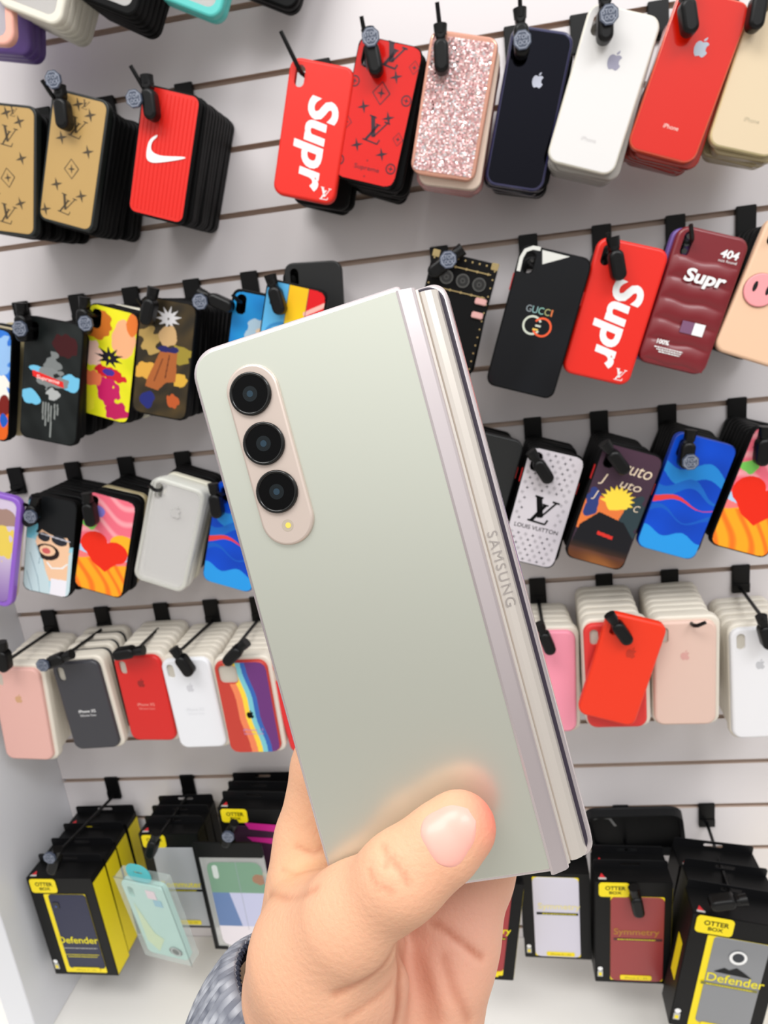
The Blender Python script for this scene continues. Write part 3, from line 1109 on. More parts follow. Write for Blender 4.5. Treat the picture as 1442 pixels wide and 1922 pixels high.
# trunk style case
root, W, H = front('trunk', 'black trunk-style case with gold studs and three lens rings')
H = .128
b = MB()
plate(b, W, H, .004, 0, .012, mat('black_leatherette', (9, 9, 10), .5, spec=.15, bump=.3, scale=900), .001, back=False)
b.build('shell', root)
M_GOLD = mat('brass', (206, 184, 132), .25, metal=.8)
c = MB()
for i in range(9):
    x = -W / 2 + .005 + i * (W - .01) / 8
    for z in (H / 2 - .004,):
        disc(c, x, z, .0011, -.0004, M_GOLD, 10)
for i in range(13):
    z = H / 2 - .008 - i * .009
    for x in (-W / 2 + .003, W / 2 - .003):
        disc(c, x, z, .0010, -.0004, M_GOLD, 10)
for sx_ in (-1, 1):
    c.box(sx_ * (W / 2 - .004) - .004, sx_ * (W / 2 - .004) + .004, -.0012, .004, H / 2 - .007, H / 2 + .0006, M_GOLD, bevel=.0005)
for z in (H / 2 - .0125, H / 2 - .0375):
    c.box(-W / 2 + .012, W / 2 - .006, -.0012, 0, z - .0006, z + .0006, M_GOLD)
    for i in range(5):
        disc(c, -W / 2 + .016 + i * .0122, z, .0014, -.0016, M_GOLD, 10)
c.build('brass_studs', root)
for i in range(3):
    d = MB()
    cx = -.016 + i * .0185
    disc(d, cx, H / 2 - .025, .0075, -.0012, mat('ring_steel', (120, 122, 120), .2, metal=.9), r_in=.0060)
    disc(d, cx, H / 2 - .025, .0059, -.0008, mat('lens_glass', (20, 22, 22), .05, coat=1))
    disc(d, cx, H / 2 - .025, .0026, -.0013, mat('ring_steel', ()), r_in=.0018)
    d.build('lens_ring', root)
d = MB()
for z in (H / 2 - .042, H / 2 - .057):
    d.box(W / 2 - .016, W / 2 - .003, -.0035, 0, z - .0035, z + .0035, mat('pink_clasp', (214, 164, 160), .3), bevel=.001)
d.build('clasp', root)
stack(P_['trunk'], .715, 4, ['black'], 'black case stacked behind the trunk-style case', 'black cases behind the trunk-style case', H=.125, W=.07)

# black glass case with interlocked rings
def p_g(A):
    A.blend(.3 * A.noise(4, 3), (30, 34, 40))


root, W, H = printed('gucci', 'glossy black case with small rainbow lettering and ring logo', (12, 14, 18), p_g, rim=.0015, gloss=vcol_mat('mirror_print', .06, coat=.2, spec=.3), button=True)
d = MB()
cols = [(150, 160, 165), (150, 190, 190), (150, 205, 190), (190, 190, 130), (220, 120, 70)]
for i, ch in enumerate('GUCCI'):
    lettering(d, ch, [-.0135, -.0068, 0, .0068, .0117][i], .0135, .0018 if ch == 'I' else .0058, -.0006, mat('foil_%d' % i, cols[i], .3, metal=.3), h=.0072)
d.build('lettering', root)
d = MB()
disc(d, -.0055, -.003, .0105, -.0006, mat('foil_a', (200, 205, 190), .3), r_in=.0083, a0=30, a1=330)
disc(d, .0055, -.003, .0105, -.0007, mat('foil_b', (232, 90, 50), .3), r_in=.0083, a0=-150, a1=150)
d.box(-.002, .004, -.0007, -.0005, -.0035, -.0015, mat('foil_a', ()))
d.box(-.004, .002, -.0008, -.0005, -.0078, -.0058, mat('foil_c', (226, 190, 90), .3))
d.build('ring_logo', root)
e_ = MB()
# pale triangle and curved strip beside the lens opening
poly_face(e_, [(-.016, .074), (.014, .0735), (-.012, .060)], -.0006, mat('pale_corner_patch', (214, 214, 208), .2))
ribbon(e_, [(-.035, .048), (-.0355, .062), (-.033, .070), (-.026, .0742), (-.018, .0745)], .004, -.0006, mat('pale_corner_patch', ()))
e_.build('pale_corner', root)
stack(P_['gucci'], .822, 4, ['black'], 'black case stacked behind the case with the ring logo', 'black cases behind the ring logo case', first=.03, spacing=.022)

supr('supr_b', 'red case with big white slanted lettering between the black and the maroon case')
stack(P_['supr_b'], .911, 5, ['black'], 'black case stacked behind the lower red case with white lettering', 'black cases behind the lower lettered red case', first=.04, spacing=.02)

# puffer case
root, W, H = front('maroon', 'maroon puffer-quilted case with white lettering')
hh = hole_of(W, H, w=.010, h=.025)
b = MB()
M_MAR = mat('maroon_satin', (118, 22, 32), .38, coat=.2)
plate(b, W, H, .012, .0005, .0105, M_MAR, .003, holes=[hole_poly(hh)], back=False)
b.build('shell', root)
c = MB()
zs = np.linspace(-H / 2 + .004, H / 2 - .030, 60)
xs = np.linspace(-W / 2 + .003, W / 2 - .003, 24)
vv, ff = [], []
for i, z in enumerate(zs):
    for j, x in enumerate(xs):
        t = (z - zs[0]) / (zs[-1] - zs[0]) * 5
        puff = (abs(math.sin(math.pi * t)) ** .6) * (1 - (abs(x) / (W / 2 - .0025)) ** 8)
        vv.append((x, .0006 - .0032 * max(0, puff), z + .0012 * math.sin(j * .5)))
for i in range(59):
    for j in range(23):
        ff.append((i * 24 + j, i * 24 + j + 1, (i + 1) * 24 + j + 1, (i + 1) * 24 + j))
c.add(vv, ff, M_MAR, True)
c.build('quilted_panel', root)
d = MB()
lettering(d, '404', .021, .0535, .019, -.0002, M_WHITE, h=.0085, bold=.03, shear=.1)
lettering(d, 'not found', .021, .0465, .019, -.0002, M_WHITE, h=.0028)
d.build('lettering', root)
d = MB()
lettering(d, 'Supr', .004, .0235, .044, -.0038, M_WHITE, h=.018, bold=.035, shear=.15)
d.build('lettering', root)
d = MB()
lettering(d, '100%', -.017, -.047, .013, -.0036, M_WHITE, h=.005, bold=.03)
for i in range(3):
    small_print(d, -.009 + i * .001, -.0532 - i * .0022, .031 - .004 * i, .0012, -.0036, M_WHITE, i)
d.build('lettering', root)
d = MB()
d.box(.009, .0205, -.0036, -.0024, -.033, -.0205, M_WHITE)
d.box(-.004, .009, -.0036, -.0024, -.033, -.0205, mat('mauve_patch', (120, 80, 112), .5))
d.build('patch', root)['label'] = 'white and mauve square patch'
d = MB()
for i in range(3):
    disc(d, hh[0], hh[1] + .0075 - .0075 * i, .0028, .0012, mat('lens_glass', ()), 16)
d.build('lens_openings', root)
o = tag(bpy.data.objects.new('phone_case', rear_mesh('lilac', .072, .142)), 'blue-violet case edge showing behind the maroon puffer case', 'phone case')
COL.objects.link(o)
l = P_['maroon'][0]
set_pose(o, (l[0] - .004, l[1] + .013, l[2] + .001), (0, P_['maroon'][1][1], 0))
stack(P_['maroon'], .998, 4, ['black'], 'black case stacked behind the maroon puffer case', 'black cases behind the maroon case', first=.045, spacing=.02)

root, W, H = silicone('pig', 'peach case with a raised pink snout, cut by the right edge', (232, 192, 160))
d = MB()
Ms = Matrix.Translation((-.016, 0, -.001))
plate(d, .034, .034, .0169, -.003, 0, mat('pink_snout', (240, 156, 160), .4), .0012, M=Ms, n=10)
disc(d, -.016, -.001, .0175, -.0005, mat('brown_outline', (80, 50, 40), .5), r_in=.0166)
disc(d, -.023, .001, .0022, -.0032, M_BLACK2, rz=.0055)
disc(d, -.009, .001, .0022, -.0032, M_BLACK2, rz=.0055)
d.build('snout', root)
stack(P_['pig'], 1.079, 4, ['black'], 'black case stacked behind the peach case', 'black cases behind the peach case', first=.04, spacing=.022)

# ================= row 3 =================
root, W, H = front('purple', 'purple bumper case with a clear yellow-tinted back at the left edge')
b = MB()
plate(b, W, H, .013, 0, .0095, mat('violet_bumper', (140, 92, 196), .3, coat=.3), .002, holes=[rrect(W - .012, H - .012, .009)], back=False)
b.build('bumper_frame', root)
A = Art(W - .0122, H - .0122, (206, 192, 214))
A.blend(np.clip(-A.V * 1.6, 0, 1), (120, 84, 160))
A.ell(.1, .1, .45, .18, (228, 200, 90), 0, .6, 3)
A.ell(.2, .33, .3, .08, (160, 130, 120), 0, .6, 4)
A.build('printed_back', root, .009, y=.001)
stack(P_['purple'], .07, 1, ['pinkc'], 'pale pink case hanging behind the purple bumper', None, first=.012, dz=-.004)


def p_man(A):
    A.put(A.V > .12, (22, 24, 26))
    A.ell(-.42, .25, .16, .2, (120, 200, 222), 0, .2, 2)
    A.ell(.40, .08, .2, .05, (22, 24, 26), 0, .1, 6)
    A.ell(.06, .02, .36, .19, (240, 196, 160))
    A.poly([(-.15, -.1), (.45, -.02), (.5, -.35), (.02, -.36)], (240, 196, 160))
    A.ell(.12, .22, .42, .10, (22, 24, 26), -8)
    A.ell(-.13, .09, .13, .045, (40, 42, 50), -8)
    A.ell(.2, .08, .17, .05, (40, 42, 50), -8)
    A.line([(-.2, .12), (.42, .09)], .014, (186, 186, 196))
    A.ell(-.04, -.06, .26, .085, (44, 30, 28))
    A.ell(-.04, -.045, .17, .055, (240, 196, 160))
    A.ell(-.06, -.05, .09, .03, (206, 96, 96))
    A.poly([(-.5, .05), (-.32, .05), (-.1, -.2), (.05, -.36), (.08, -.5), (-.5, -.5)], (196, 216, 222))
    A.poly([(.08, -.33), (.42, -.32), (.42, -.5), (.08, -.5)], (236, 232, 240))
    A.poly([(.42, -.05), (.5, -.0), (.5, -.5), (.42, -.5)], (196, 216, 222))
    for s_ in (((-.4, -.1), (-.2, -.35), (-.14, -.5)), ((-.3, .0), (-.18, -.12), (-.2, -.2)), ((-.45, -.3), (-.3, -.5))):
        A.line(s_, .007, (130, 160, 172))
    A.line([(-.02, -.17), (.08, -.22), (.3, -.2), (.4, -.15)], .016, (236, 236, 236))


def p_heart(A):
    A.put(A.V > -.05, (238, 110, 130))
    wv = np.sin(A.V * 40 + A.U * 5 + 2 * np.sin(A.U * 6))
    A.blend((A.V > 0) * np.clip(wv, 0, 1) * .6, (252, 200, 200))
    A.ell(-.2, .33, .12, .05, (130, 120, 200), -35, .2, 2)
    A.ell(-.38, .18, .16, .05, (120, 200, 90), 0, .4, 3)
    A.ell(.38, .05, .28, .10, (250, 178, 40))
    A.ell(.0, -.08, .55, .06, (176, 206, 236), 0, .1, 4)
    A.put(A.V < -.17 - .02 * np.sin(A.U * 9), (250, 166, 34))
    A.blend((A.V < -.17) * np.clip(np.sin(A.U * 22 + A.V * 30 + A.noise(6, 4) * 2), 0, 1) * .8, (244, 104, 30))
    # a plain heart
    A.ell(-.22, .0, .28, .115, (232, 42, 20), 25)
    A.ell(.24, -.05, .26, .11, (232, 42, 20), -5)
    A.poly([(-.46, -.05), (-.25, .06), (.0, -.02), (.3, .0), (.46, -.08), (.3, -.16), (.08, -.27), (-.2, -.2)], (232, 42, 20))


def p_blue(A):
    A.blend(.3 + .3 * A.noise(5, 7), (6, 60, 170))
    for k, (z0, am, wd, col) in enumerate(((.20, .05, .07, (34, 130, 206)), (.06, .06, .05, (24, 100, 190)), (-.05, .03, .030, (222, 60, 60)), (-.17, .05, .05, (20, 90, 190)))):
        zz = A.V - z0 - am * np.sin(A.U * 7 + k * 1.3)
        A.put(np.abs(zz) < wd * (.55 + .45 * np.cos(A.U * 3 + k)), col)
    A.put(A.V < -.33 + .03 * np.sin(A.U * 10), (40, 150, 226))


printed('man', 'case printed with a capped figure in sunglasses and pale blue hoodie', (150, 205, 220), p_man, rim=.0012)
stack(P_['man'], .151, 7, ['black'], 'black case stacked behind the case with the capped figure', 'black cases behind the capped figure')
printed('heart_a', 'orange and pink case with a red heart, left of the clear case', (240, 120, 120), p_heart, rim=.0016)
stack(P_['heart_a'], .234, 8, ['black', 'black', 'gold', 'black', 'black', 'black', 'black', 'black'], 'black case stacked behind the left heart case', 'black cases behind the left heart case')
# clear bumper stack
loc, rv, W, H = P_['clear']
M_CLR = mat('clear_plastic', (240, 240, 232), .10, alpha=.42, coat=.6)
M_CLRB = mat('clear_sheet', (240, 238, 236), .06, alpha=.30, coat=.8)
for i in range(5):
    root = empty('phone_case', (loc[0] - .001 * i, loc[1] + .0085 * i, loc[2] - .0012 * i), (0, rv[1] + R([0, 2, -1, 2, 1][i]), 0))
    if i == 0:
        tag(root, 'transparent case with faint fruit logo, front of the clear stack', 'phone case')
    else:
        tag(root, 'transparent case nested behind the front clear one', 'phone case', 'clear cases behind the front clear one')
    hh = hole_of(W, H)
    b = MB()
    plate(b, W, H, .013, 0, .0095, M_CLR, .0028, holes=[rrect(W - .010, H - .010, .009)], back=False)
    b.build('bumper_frame', root)
    c = MB()
    plate(c, W - .0102, H - .0102, .009, .001, .002, M_CLRB, .0002, holes=[hole_poly(hh)])
    c.build('clear_back', root)
    if i == 0:
        d = MB()
        fruit_logo(d, .004, .034, .014, -.0001, mat('grey_logo', (186, 184, 182), .4))
        d.build('logo', root)
o = tag(bpy.data.objects.new('phone_case', rear_mesh('white', .070, .143)), 'white case behind the stack of clear cases', 'phone case')
COL.objects.link(o)
set_pose(o, (loc[0] - .003, loc[1] + .052, loc[2] - .004), (0, rv[1], 0))
stack(P_['clear'], .321, 4, ['black'], 'black case at the wall behind the clear cases', 'black cases behind the clear stack', first=.066, spacing=.013)
printed('blue_a', 'royal blue case with cyan shapes half hidden by the held phone', (8, 76, 206), p_blue, rim=.0008, shell=mat('blue_rim', (8, 50, 150), .4))
stack(P_['blue_a'], .406, 6, ['black'], 'black case stacked behind the half hidden royal blue case', 'black cases behind the left blue case')
root, W, H = silicone('black_l', 'plain black case with red button beside the held phone', (20, 22, 23), bevel=.0015)
c = MB()
c.box(W / 2 - .0002, W / 2 + .001, .002, .007, H * .18, H * .28, mat('red_button', ()), bevel=.0004)
c.build('side_button', root)
stack(P_['black_l'], .729, 4, ['black'], 'black case stacked behind the plain black case with red button', 'black cases behind the red-button case')


def p_lvg(A):
    A.blend(.25 * A.noise(3, 3), (160, 154, 166))


root, W, H = printed('lvgrey', 'pale grey monogram case with large black initials', (206, 200, 206), p_lvg, rim=.0014, button=True)
d = MB()
M_GI = mat('grey_ink', (70, 66, 74), .5)
row = 0
z = H / 2 - .006
hh = hole_of(W, H)
while z > -H / 2 + .005:
    x = -W / 2 + .006 + (row % 2) * .0045
    k = row
    while x < W / 2 - .005:
        inhole = abs(x - hh[0]) < .009 and abs(z - hh[1]) < .014
        inlogo = abs(x) < .021 and abs(z + .002) < .019
        intext = abs(z + .0255) < .005
        if not (inhole or inlogo or intext) and not (abs(x) > W / 2 - .009 and abs(z) > H / 2 - .009):
            (blossom if k % 2 else diamond_mark)(d, x, z, .0052 if k % 2 else .0036, -.0005, M_GI, 20)
        x += .009
        k += 1
    z -= .0064
    row += 1
d.build('monogram_pattern', root)
d = MB()
monogram(d, -.001, -.002, .031, -.0007, M_BLACK, -4, 1.5)
d.build('monogram_logo', root)['label'] = 'large black interlocked initials'
d = MB()
lettering(d, 'LOUIS VUITTON', 0, -.0255, .054, -.0007, M_BLACK, h=.0052)
d.build('lettering', root)
stack(P_['lvgrey'], .814, 7, ['black'], 'black case stacked behind the pale grey monogram case', 'black cases behind the grey monogram case')


def p_n(A):
    A.blend(np.clip(A.V * 2, 0, 1), (74, 50, 66))
    A.ell(-.12, -.1, .42, .22, (226, 120, 60), 15, .4, 4)
    A.ell(.35, -.05, .2, .2, (44, 60, 66), 0, .3, 5)
    A.ell(-.38, .0, .12, .12, (46, 60, 120), 0, .4, 6)
    A.poly([(-.45, -.2), (-.2, -.06), (.25, -.10), (.5, -.22), (.5, -.4), (-.5, -.4)], (20, 20, 26))
    A.blend(np.clip((-A.V - .33) * 8, 0, 1), (96, 54, 30))
    A.blend(np.clip((-A.V - .34) * 6, 0, 1) * np.clip(A.noise(8, 4), 0, 1), (150, 92, 46))
    for k in range(11):
        a = R(-10 + 20 * k)
        A.poly([(.02 + .1 * math.cos(a + 1), .06 + .05 * math.sin(a + 1)), (.02 + .30 * math.cos(a), .07 + .13 * math.sin(a)), (.02 + .1 * math.cos(a - 1), .06 + .05 * math.sin(a - 1))], (246, 212, 70))
    A.ell(.02, .06, .2, .08, (246, 212, 70), 0, .2, 3)
    A.poly([(-.12, -.22), (.16, -.235), (.16, -.265), (-.12, -.25)], (214, 48, 40))


root, W, H = printed('print_g', 'dark purple and orange case with yellow burst and cream script', (60, 44, 58), p_n, rim=.0014, button=True)
d = MB()
M_CRM = mat('cream_ink', (226, 206, 180), .5)
lettering(d, 'ruto', .012, .049, .034, -.0006, M_CRM, ang=-2, h=.012, shear=.2, bold=.0)
lettering(d, 'J   uto', -.002, .030, .050, -.0006, M_CRM, ang=-2, h=.014, shear=.2)
lettering(d, 'J', -.026, .010, .006, -.0006, M_CRM, h=.012, shear=.2)
lettering(d, 'C', .026, .006, .007, -.0006, M_CRM, h=.008, shear=.2)
d.build('lettering', root)
stack(P_['print_g'], .90, 8, ['black'], 'black case stacked behind the dark purple and orange case', 'black cases behind the purple-orange case')
printed('blue_b', 'royal blue case with cyan and red shapes, whole, between two neighbours', (8, 76, 206), p_blue, rim=.0008, shell=mat('blue_rim', ()))
stack(P_['blue_b'], .986, 8, ['black'], 'black case stacked behind the whole royal blue case', 'black cases behind the right blue case', dx=.003)
printed('heart_b', 'orange and pink case with a red heart, cut by the right edge', (240, 120, 120), p_heart, rim=.0016)
stack(P_['heart_b'], 1.072, 8, ['black'], 'black case stacked behind the heart case at the right edge', 'black cases behind the right heart case', dx=-.002)

# ================= row 4: silicone cases in clear packs =================



def packed(key, label, rgb, big=False, logo=None, text=None, rough=.5, hole_rgb=None, tray=True, mt=None):
    root, W, H = front(key, label, 'packaged phone case', name='packaged_phone_case')
    hh = hole_of(W, H, big)
    b = MB()
    if tray:
        plate(b, W + .007, H + .008, .013, .006, .017, M_BLIS, .003, cz=.001, cx=.002)
        b.build('blister_tray', root)
    c = MB()
    plate(c, W, H, .0125, 0, .0085, mt or mat('soft_%s' % key, rgb, rough), .0032, holes=[hole_poly(hh)], back=False)
    c.build('silicone_case', root)
    e_ = MB()
    plate(e_, hh[2] + .001, hh[3] + .001, hh[4], .003, .004, mat('card_insert', hole_rgb or (196, 190, 178), .5), .0002, cx=hh[0], cz=hh[1])
    e_.build('card_insert', root)
    if logo:
        d = MB()
        fruit_logo(d, 0.0, .026 if not big else -.006, .012, -.0002, mat('logo_%s' % key, logo, .5))
        d.build('logo', root)
    if text:
        d = MB()
        tm = mat('text_%s' % key, text, .5)
        lettering(d, 'iPhone XS', 0, -.008, .026, -.0002, tm, h=.0048, bold=.01)
        lettering(d, 'Silicone Case', 0, -.0145, .024, -.0002, tm, h=.0034)
        d.build('lettering', root)
    return root, W, H


def packs(key, xh, n, kind, label, group, **kw):
    if n:
        stack(P_[key], xh, n, [kind] if isinstance(kind, str) else kind, label, group, W=.069, H=.136, jit=.8, first=.022, d_end=.018, name='packaged_phone_case', cat='packaged phone case', **kw)


packed('pink_a', 'pale pink silicone case with gold fruit logo at the left edge', (226, 176, 166), logo=(206, 160, 120))
packs('pink_a', .053, 7, 'packpink', 'packed case behind the pale pink silicone case at the left', 'packs behind the left pink case')
packed('charcoal', 'charcoal silicone case with white wording, in a clear pack', (58, 58, 64), text=(235, 235, 235), rough=.3)
packs('charcoal', .143, 4, ['packwhite', 'packblack', 'packblack', 'packblack'], 'packed case behind the charcoal silicone case', 'packs behind the charcoal case')
packed('red_a', 'red silicone case with small wording between charcoal and white cases', (212, 32, 28), logo=(150, 26, 24), text=(238, 150, 140), rough=.4)
packs('red_a', .24, 6, ['packpink', 'packred', 'packpink', 'packpink', 'packpink', 'packpink'], 'packed case behind the red silicone case', 'packs behind the red case')
packed('white_a', 'white silicone case hanging between the red and the rainbow case', (232, 233, 238), logo=(206, 206, 212), text=(220, 221, 226))
packs('white_a', .32, 7, 'packwhite', 'packed case behind the white silicone case left of the rainbow case', 'packs behind the left white case')
root, W, H = packed('rainbow', 'rainbow wavy-striped silicone case with square lens opening', (200, 60, 50), big=True)
bpy.data.objects.remove([o for o in root.children if o.name.startswith('silicone_case')][0])
hh = hole_of(W, H, True)
c = MB()
plate(c, W, H, .0125, 0.0008, .0085, mat('rainbow_side', (196, 60, 50), .45), .0030, holes=[hole_poly(hh)], back=False)
c.build('silicone_case', root)
A = Art(W - .003, H - .003, (196, 58, 44))
wave = A.U * 1.0 + .18 * np.tanh(-A.V * 5) * 0 + A.V * .30 - .04 * np.sin(A.V * 16)
wave = A.U + .22 * (A.V) - .022 * np.sin(A.V * 12)
for t, col in ((-.2, (240, 130, 84)), (-.07, (248, 212, 60)), (.03, (120, 196, 208)), (.13, (44, 98, 180)), (.22, (104, 44, 118))):
    A.put(wave > t, col)
A.build('rainbow_panel', root, .011, hole=(hh[0], hh[1], hh[2], hh[3], hh[4]), y=.0004, mt=vcol_mat('soft_print', .5))
d = MB()
fruit_logo(d, .002, -.010, .011, -.0002, M_BLACK)
lettering(d, 'iPhone 11', .002, -.034, .028, -.0002, mat('pale_ink', (210, 150, 190), .5), h=.0045)
lettering(d, 'Silicone Case', .002, -.040, .028, -.0002, mat('pale_ink', ()), h=.0035)
d.build('logo', root)
packs('rainbow', .394, 7, 'packrain', 'packed case behind the rainbow-striped case', 'packs behind the rainbow case')
packed('red_c', 'red silicone case almost hidden behind the left side of the held phone', (222, 40, 44))
packs('red_c', .47, 4, 'packpink', 'packed case behind the almost hidden red silicone case', 'packs behind the hidden red case')
packed('pink_b', 'bright pink silicone case just right of the held phone', (244, 150, 172))
packs('pink_b', .807, 5, 'packnude', 'packed case behind the bright pink silicone case', 'packs behind the bright pink case')
packed('red_b', 'red silicone case tucked behind the loose orange case', (222, 52, 48))
packs('red_b', .899, 6, 'packnude', 'packed case behind the red case and the loose orange case', 'packs behind the orange case')
root, W, H = silicone('orange', 'bright orange-red silicone case hanging tilted in front of the packs', (236, 50, 12), .45)
d = MB()
fruit_logo(d, .004, .026, .013, -.0003, mat('orange_logo', (196, 44, 16), .45))
d.build('logo', root)
packed('nude', 'nude pink silicone case hanging straight, right of the orange case', (222, 190, 176), logo=(212, 160, 152))
packs('nude', .987, 7, 'packwhite', 'packed case behind the nude pink silicone case', 'packs behind the nude case')
packed('white_b', 'white silicone case in a milky pack at the right edge', (230, 229, 232), logo=(190, 190, 194))
packs('white_b', 1.08, 5, 'packwhite', 'packed case behind the white silicone case at the right edge', 'packs behind the right white case')

# ================= bottom row: boxed cases =================
M_CARD = mat('black_card', (11, 11, 12), .4, spec=.2)
M_CARDT = mat('black_card_top', (16, 16, 18), .4, spec=.25)
M_REDT = mat('red_seal', (206, 40, 48), .5)
M_GREYI = mat('grey_seal', (190, 190, 186), .5)


def yellow_badge(parent, cx, cz, w, y=-.0006):
    d = MB()
    M = Matrix.Translation((cx, 0, cz))
    plate(d, w, w * .58, w * .12, y - .0006, y, M_YEL, .0002, M=M)
    lettering(d, 'OTTER', cx + w * .04, cz + w * .08, w * .66, y - .0008, M_CARD, h=w * .16, bold=.02)
    lettering(d, 'BOX', cx + w * .04, cz - w * .11, w * .40, y - .0008, M_CARD, h=w * .12, bold=.02)
    o = d.build('badge', parent)
    o['label'] = 'yellow rounded badge with black wording'
    return o


def carton_mesh(W, H, T, right=M_YEL, left=M_CARD, win=None, winm=None):
    b = MB()
    x0, x1, z0, z1 = -W / 2, W / 2, -H / 2, H / 2
    b.box(x0, x1, 0, T, z0, z1, M_CARD, bevel=.0006)
    b.box(x1 - .0002, x1 + .0003, .0012, T - .0012, z0 + .002, z1 - .010, right)
    b.box(x0 - .0003, x0 + .0002, .0012, T - .0012, z0 + .002, z1 - .002, left)
    # hang tab fin on top with slot
    plate(b, W * .98, .016, .004, T - .002, T - .001, M_CARDT, .0002, cz=z1 + .005, holes=[rrect(.026, .005, .0024, 0, z1 + .0065)])
    # red warranty triangle on the top left corner
    b.add([(x0 + .006, .006, z1 + .0003), (x0 + .014, .006, z1 + .0003), (x0 + .010, .014, z1 + .0003)], [(0, 1, 2)], M_REDT)
    b.add([(x0 + .005, .003, z1 + .00035), (x0 + .015, .003, z1 + .00035), (x0 + .015, .006, z1 + .00035), (x0 + .005, .006, z1 + .00035)], [(0, 1, 2, 3)], M_GREYI)
    return b


def carton(key, label, T, win_m, word, word_m, n, rear_label, rear_group, win=(.14, .90, .05, .84), right=M_YEL, left=M_CARD, word_z=-.07, word_w=.66, word_x=0.0, sub=True, badge=True, frame_y=True, extra=None, inner=None, tilt=True, dz_step=0.0, badge_w=.40, ribbon_m=None):
    loc, rv, W, H = P_[key]
    root = empty('boxed_phone_case', loc, (rv[0] * .5, rv[1], rv[2] * .5))
    tag(root, label, 'boxed phone case')
    b = carton_mesh(W, H, T, right, left)
    b.build('carton', root)
    wx0, wx1 = -W / 2 + W * win[0], -W / 2 + W * win[1]
    wz0, wz1 = -H / 2 + H * win[2], -H / 2 + H * win[3]
    c = MB()
    plate(c, wx1 - wx0, wz1 - wz0, .002, -.0004, .0004, inner or M_YEL, .0001, cx=(wx0 + wx1) / 2, cz=(wz0 + wz1) / 2)
    c.build('window', root)
    c = MB()
    sh = .07 * W if frame_y else 0
    M = Matrix.Translation(((wx0 + sh + wx1) / 2, 0, (wz0 + (.05 * H if frame_y else 0) + wz1) / 2))
    plate(c, wx1 - wx0 - sh, wz1 - wz0 - (.05 * H if frame_y else 0), .008 if not frame_y else .005, -.0014, -.0004, win_m, .0006, M=M)
    c.build('case_in_window', root)
    if badge:
        yellow_badge(root, -W / 2 + W * .245, H / 2 - H * .075, W * badge_w)
    d = MB()
    zc = H * word_z
    lettering(d, word, W * (.04 + word_x), zc, W * word_w, -.0018, word_m, bold=.012)
    if ribbon_m:
        d.box(wx0 + .004, wx1 - .002, -.0017, -.0014, zc - .0135, zc - .0095, ribbon_m)
        small_print(d, W * .04, zc - .0115, W * .5, .0013, -.0019, M_YELP, 2)
    elif sub:
        small_print(d, W * .04, zc - .0155, W * .52, .0015, -.0018, M_GREYI, 3)
        small_print(d, W * .04, zc - .028, W * .52, .0013, -.0018, M_YELP, 4)
        small_print(d, W * .04, zc - .032, W * .46, .0013, -.0018, M_YELP, 5)
    d.build('lettering', root)
    d = MB()
    plate(d, W * .42, H * .045, .002, -.0024, -.0018, M_YEL, .0002, cx=W * .04, cz=-H / 2 + H * .07)
    lettering(d, 'iPhone X / XS', W * .04, -H / 2 + H * .07, W * .3, -.0026, mat('olive_ink', (150, 130, 20), .5), h=.003)
    d.build('size_label', root)
    d = MB()
    disc(d, -W / 2 + W * .065, -H / 2 + H * .14, W * .035, -.0006, M_WHITE, 16)
    d.box(-W / 2 + W * .03, -W / 2 + W * .10, -.0006, 0, -H / 2 + H * .06, -H / 2 + H * .115, M_GREYI)
    d.box(-W / 2 + W * .045, -W / 2 + W * .085, -.0008, 0, -H / 2 + H * .07, -H / 2 + H * .10, M_YEL)
    d.build('warranty_seal', root)
    if extra:
        extra(root, W, H)
    if n:
        rb = carton_mesh(W * .985, H * .985, T * .94, right, left)
        bx = -W / 2 + W * .245
        M = Matrix.Translation((bx, 0, H / 2 - H * .075))
        plate(rb, W * badge_w, W * badge_w * .52, W * .04, -.0008, 0, M_YEL, .0002, M=M)
        o0 = rb.build('boxed_phone_case')
        me = o0.data
        for i in range(n):
            o = o0 if i == 0 else bpy.data.objects.new('boxed_phone_case', me)
            if i:
                COL.objects.link(o)
            set_pose(o, (loc[0] + .0006 * i + (.007 if key == 'def_b' else 0), loc[1] + (i + 1) * (T + .0012) + (.012 if key == 'redl' else 0), loc[2] + dz_step * (i + 1) + [.001, -.001, .002, 0][i % 4]), (0, rv[1] + R([.8, -.6, .4, -.5][i % 4]), 0))
            tag(o, rear_label, 'boxed phone case', rear_group)
    return root, W, H


def ex_defa(root, W, H):
    d = MB()
    plate(d, .010, .012, .002, -.0022, -.0014, mat('black_lens_frame', (10, 10, 14), .2), .0003, cx=-.015, cz=H * .235)
    disc(d, -.0155, H * .225, .002, -.0024, mat('blue_lens', (30, 60, 130), .1))
    d.build('lens_opening', root)


carton('def_a', 'black box with yellow side and navy case, front of the left stack', .036, mat('navy_case', (24, 28, 62), .35), 'Defender', M_YELP, 3,
       'black and yellow box stacked behind the left navy-windowed box', 'boxes behind the navy-windowed box', win=(.20, .84, .03, .84), word_w=.62, word_z=-.12, extra=ex_defa)
carton('commuter', 'black box with silver-grey window behind the mint package', .026, mat('silver_case', (176, 178, 184), .3), 'Commuter', M_YELP, 2,
       'black box stacked behind the silver-windowed box', 'boxes behind the silver-windowed box', win=(.18, .98, .03, .86), right=M_CARD, word_z=-.02, word_w=.72, frame_y=False, inner=M_CARD, ribbon_m=M_CARD)


def ex_mag(root, W, H):
    d = MB()
    poly_face(d, [(-.012, .062), (.048, .058), (.048, .045), (-.006, .050)], -.0018, mat('magenta_flash', (190, 30, 130), .4))
    poly_face(d, [(-.012, .036), (.048, .034), (.048, .022), (-.004, .028)], -.0018, mat('magenta_flash', ()))
    d.build('magenta_stripe', root)


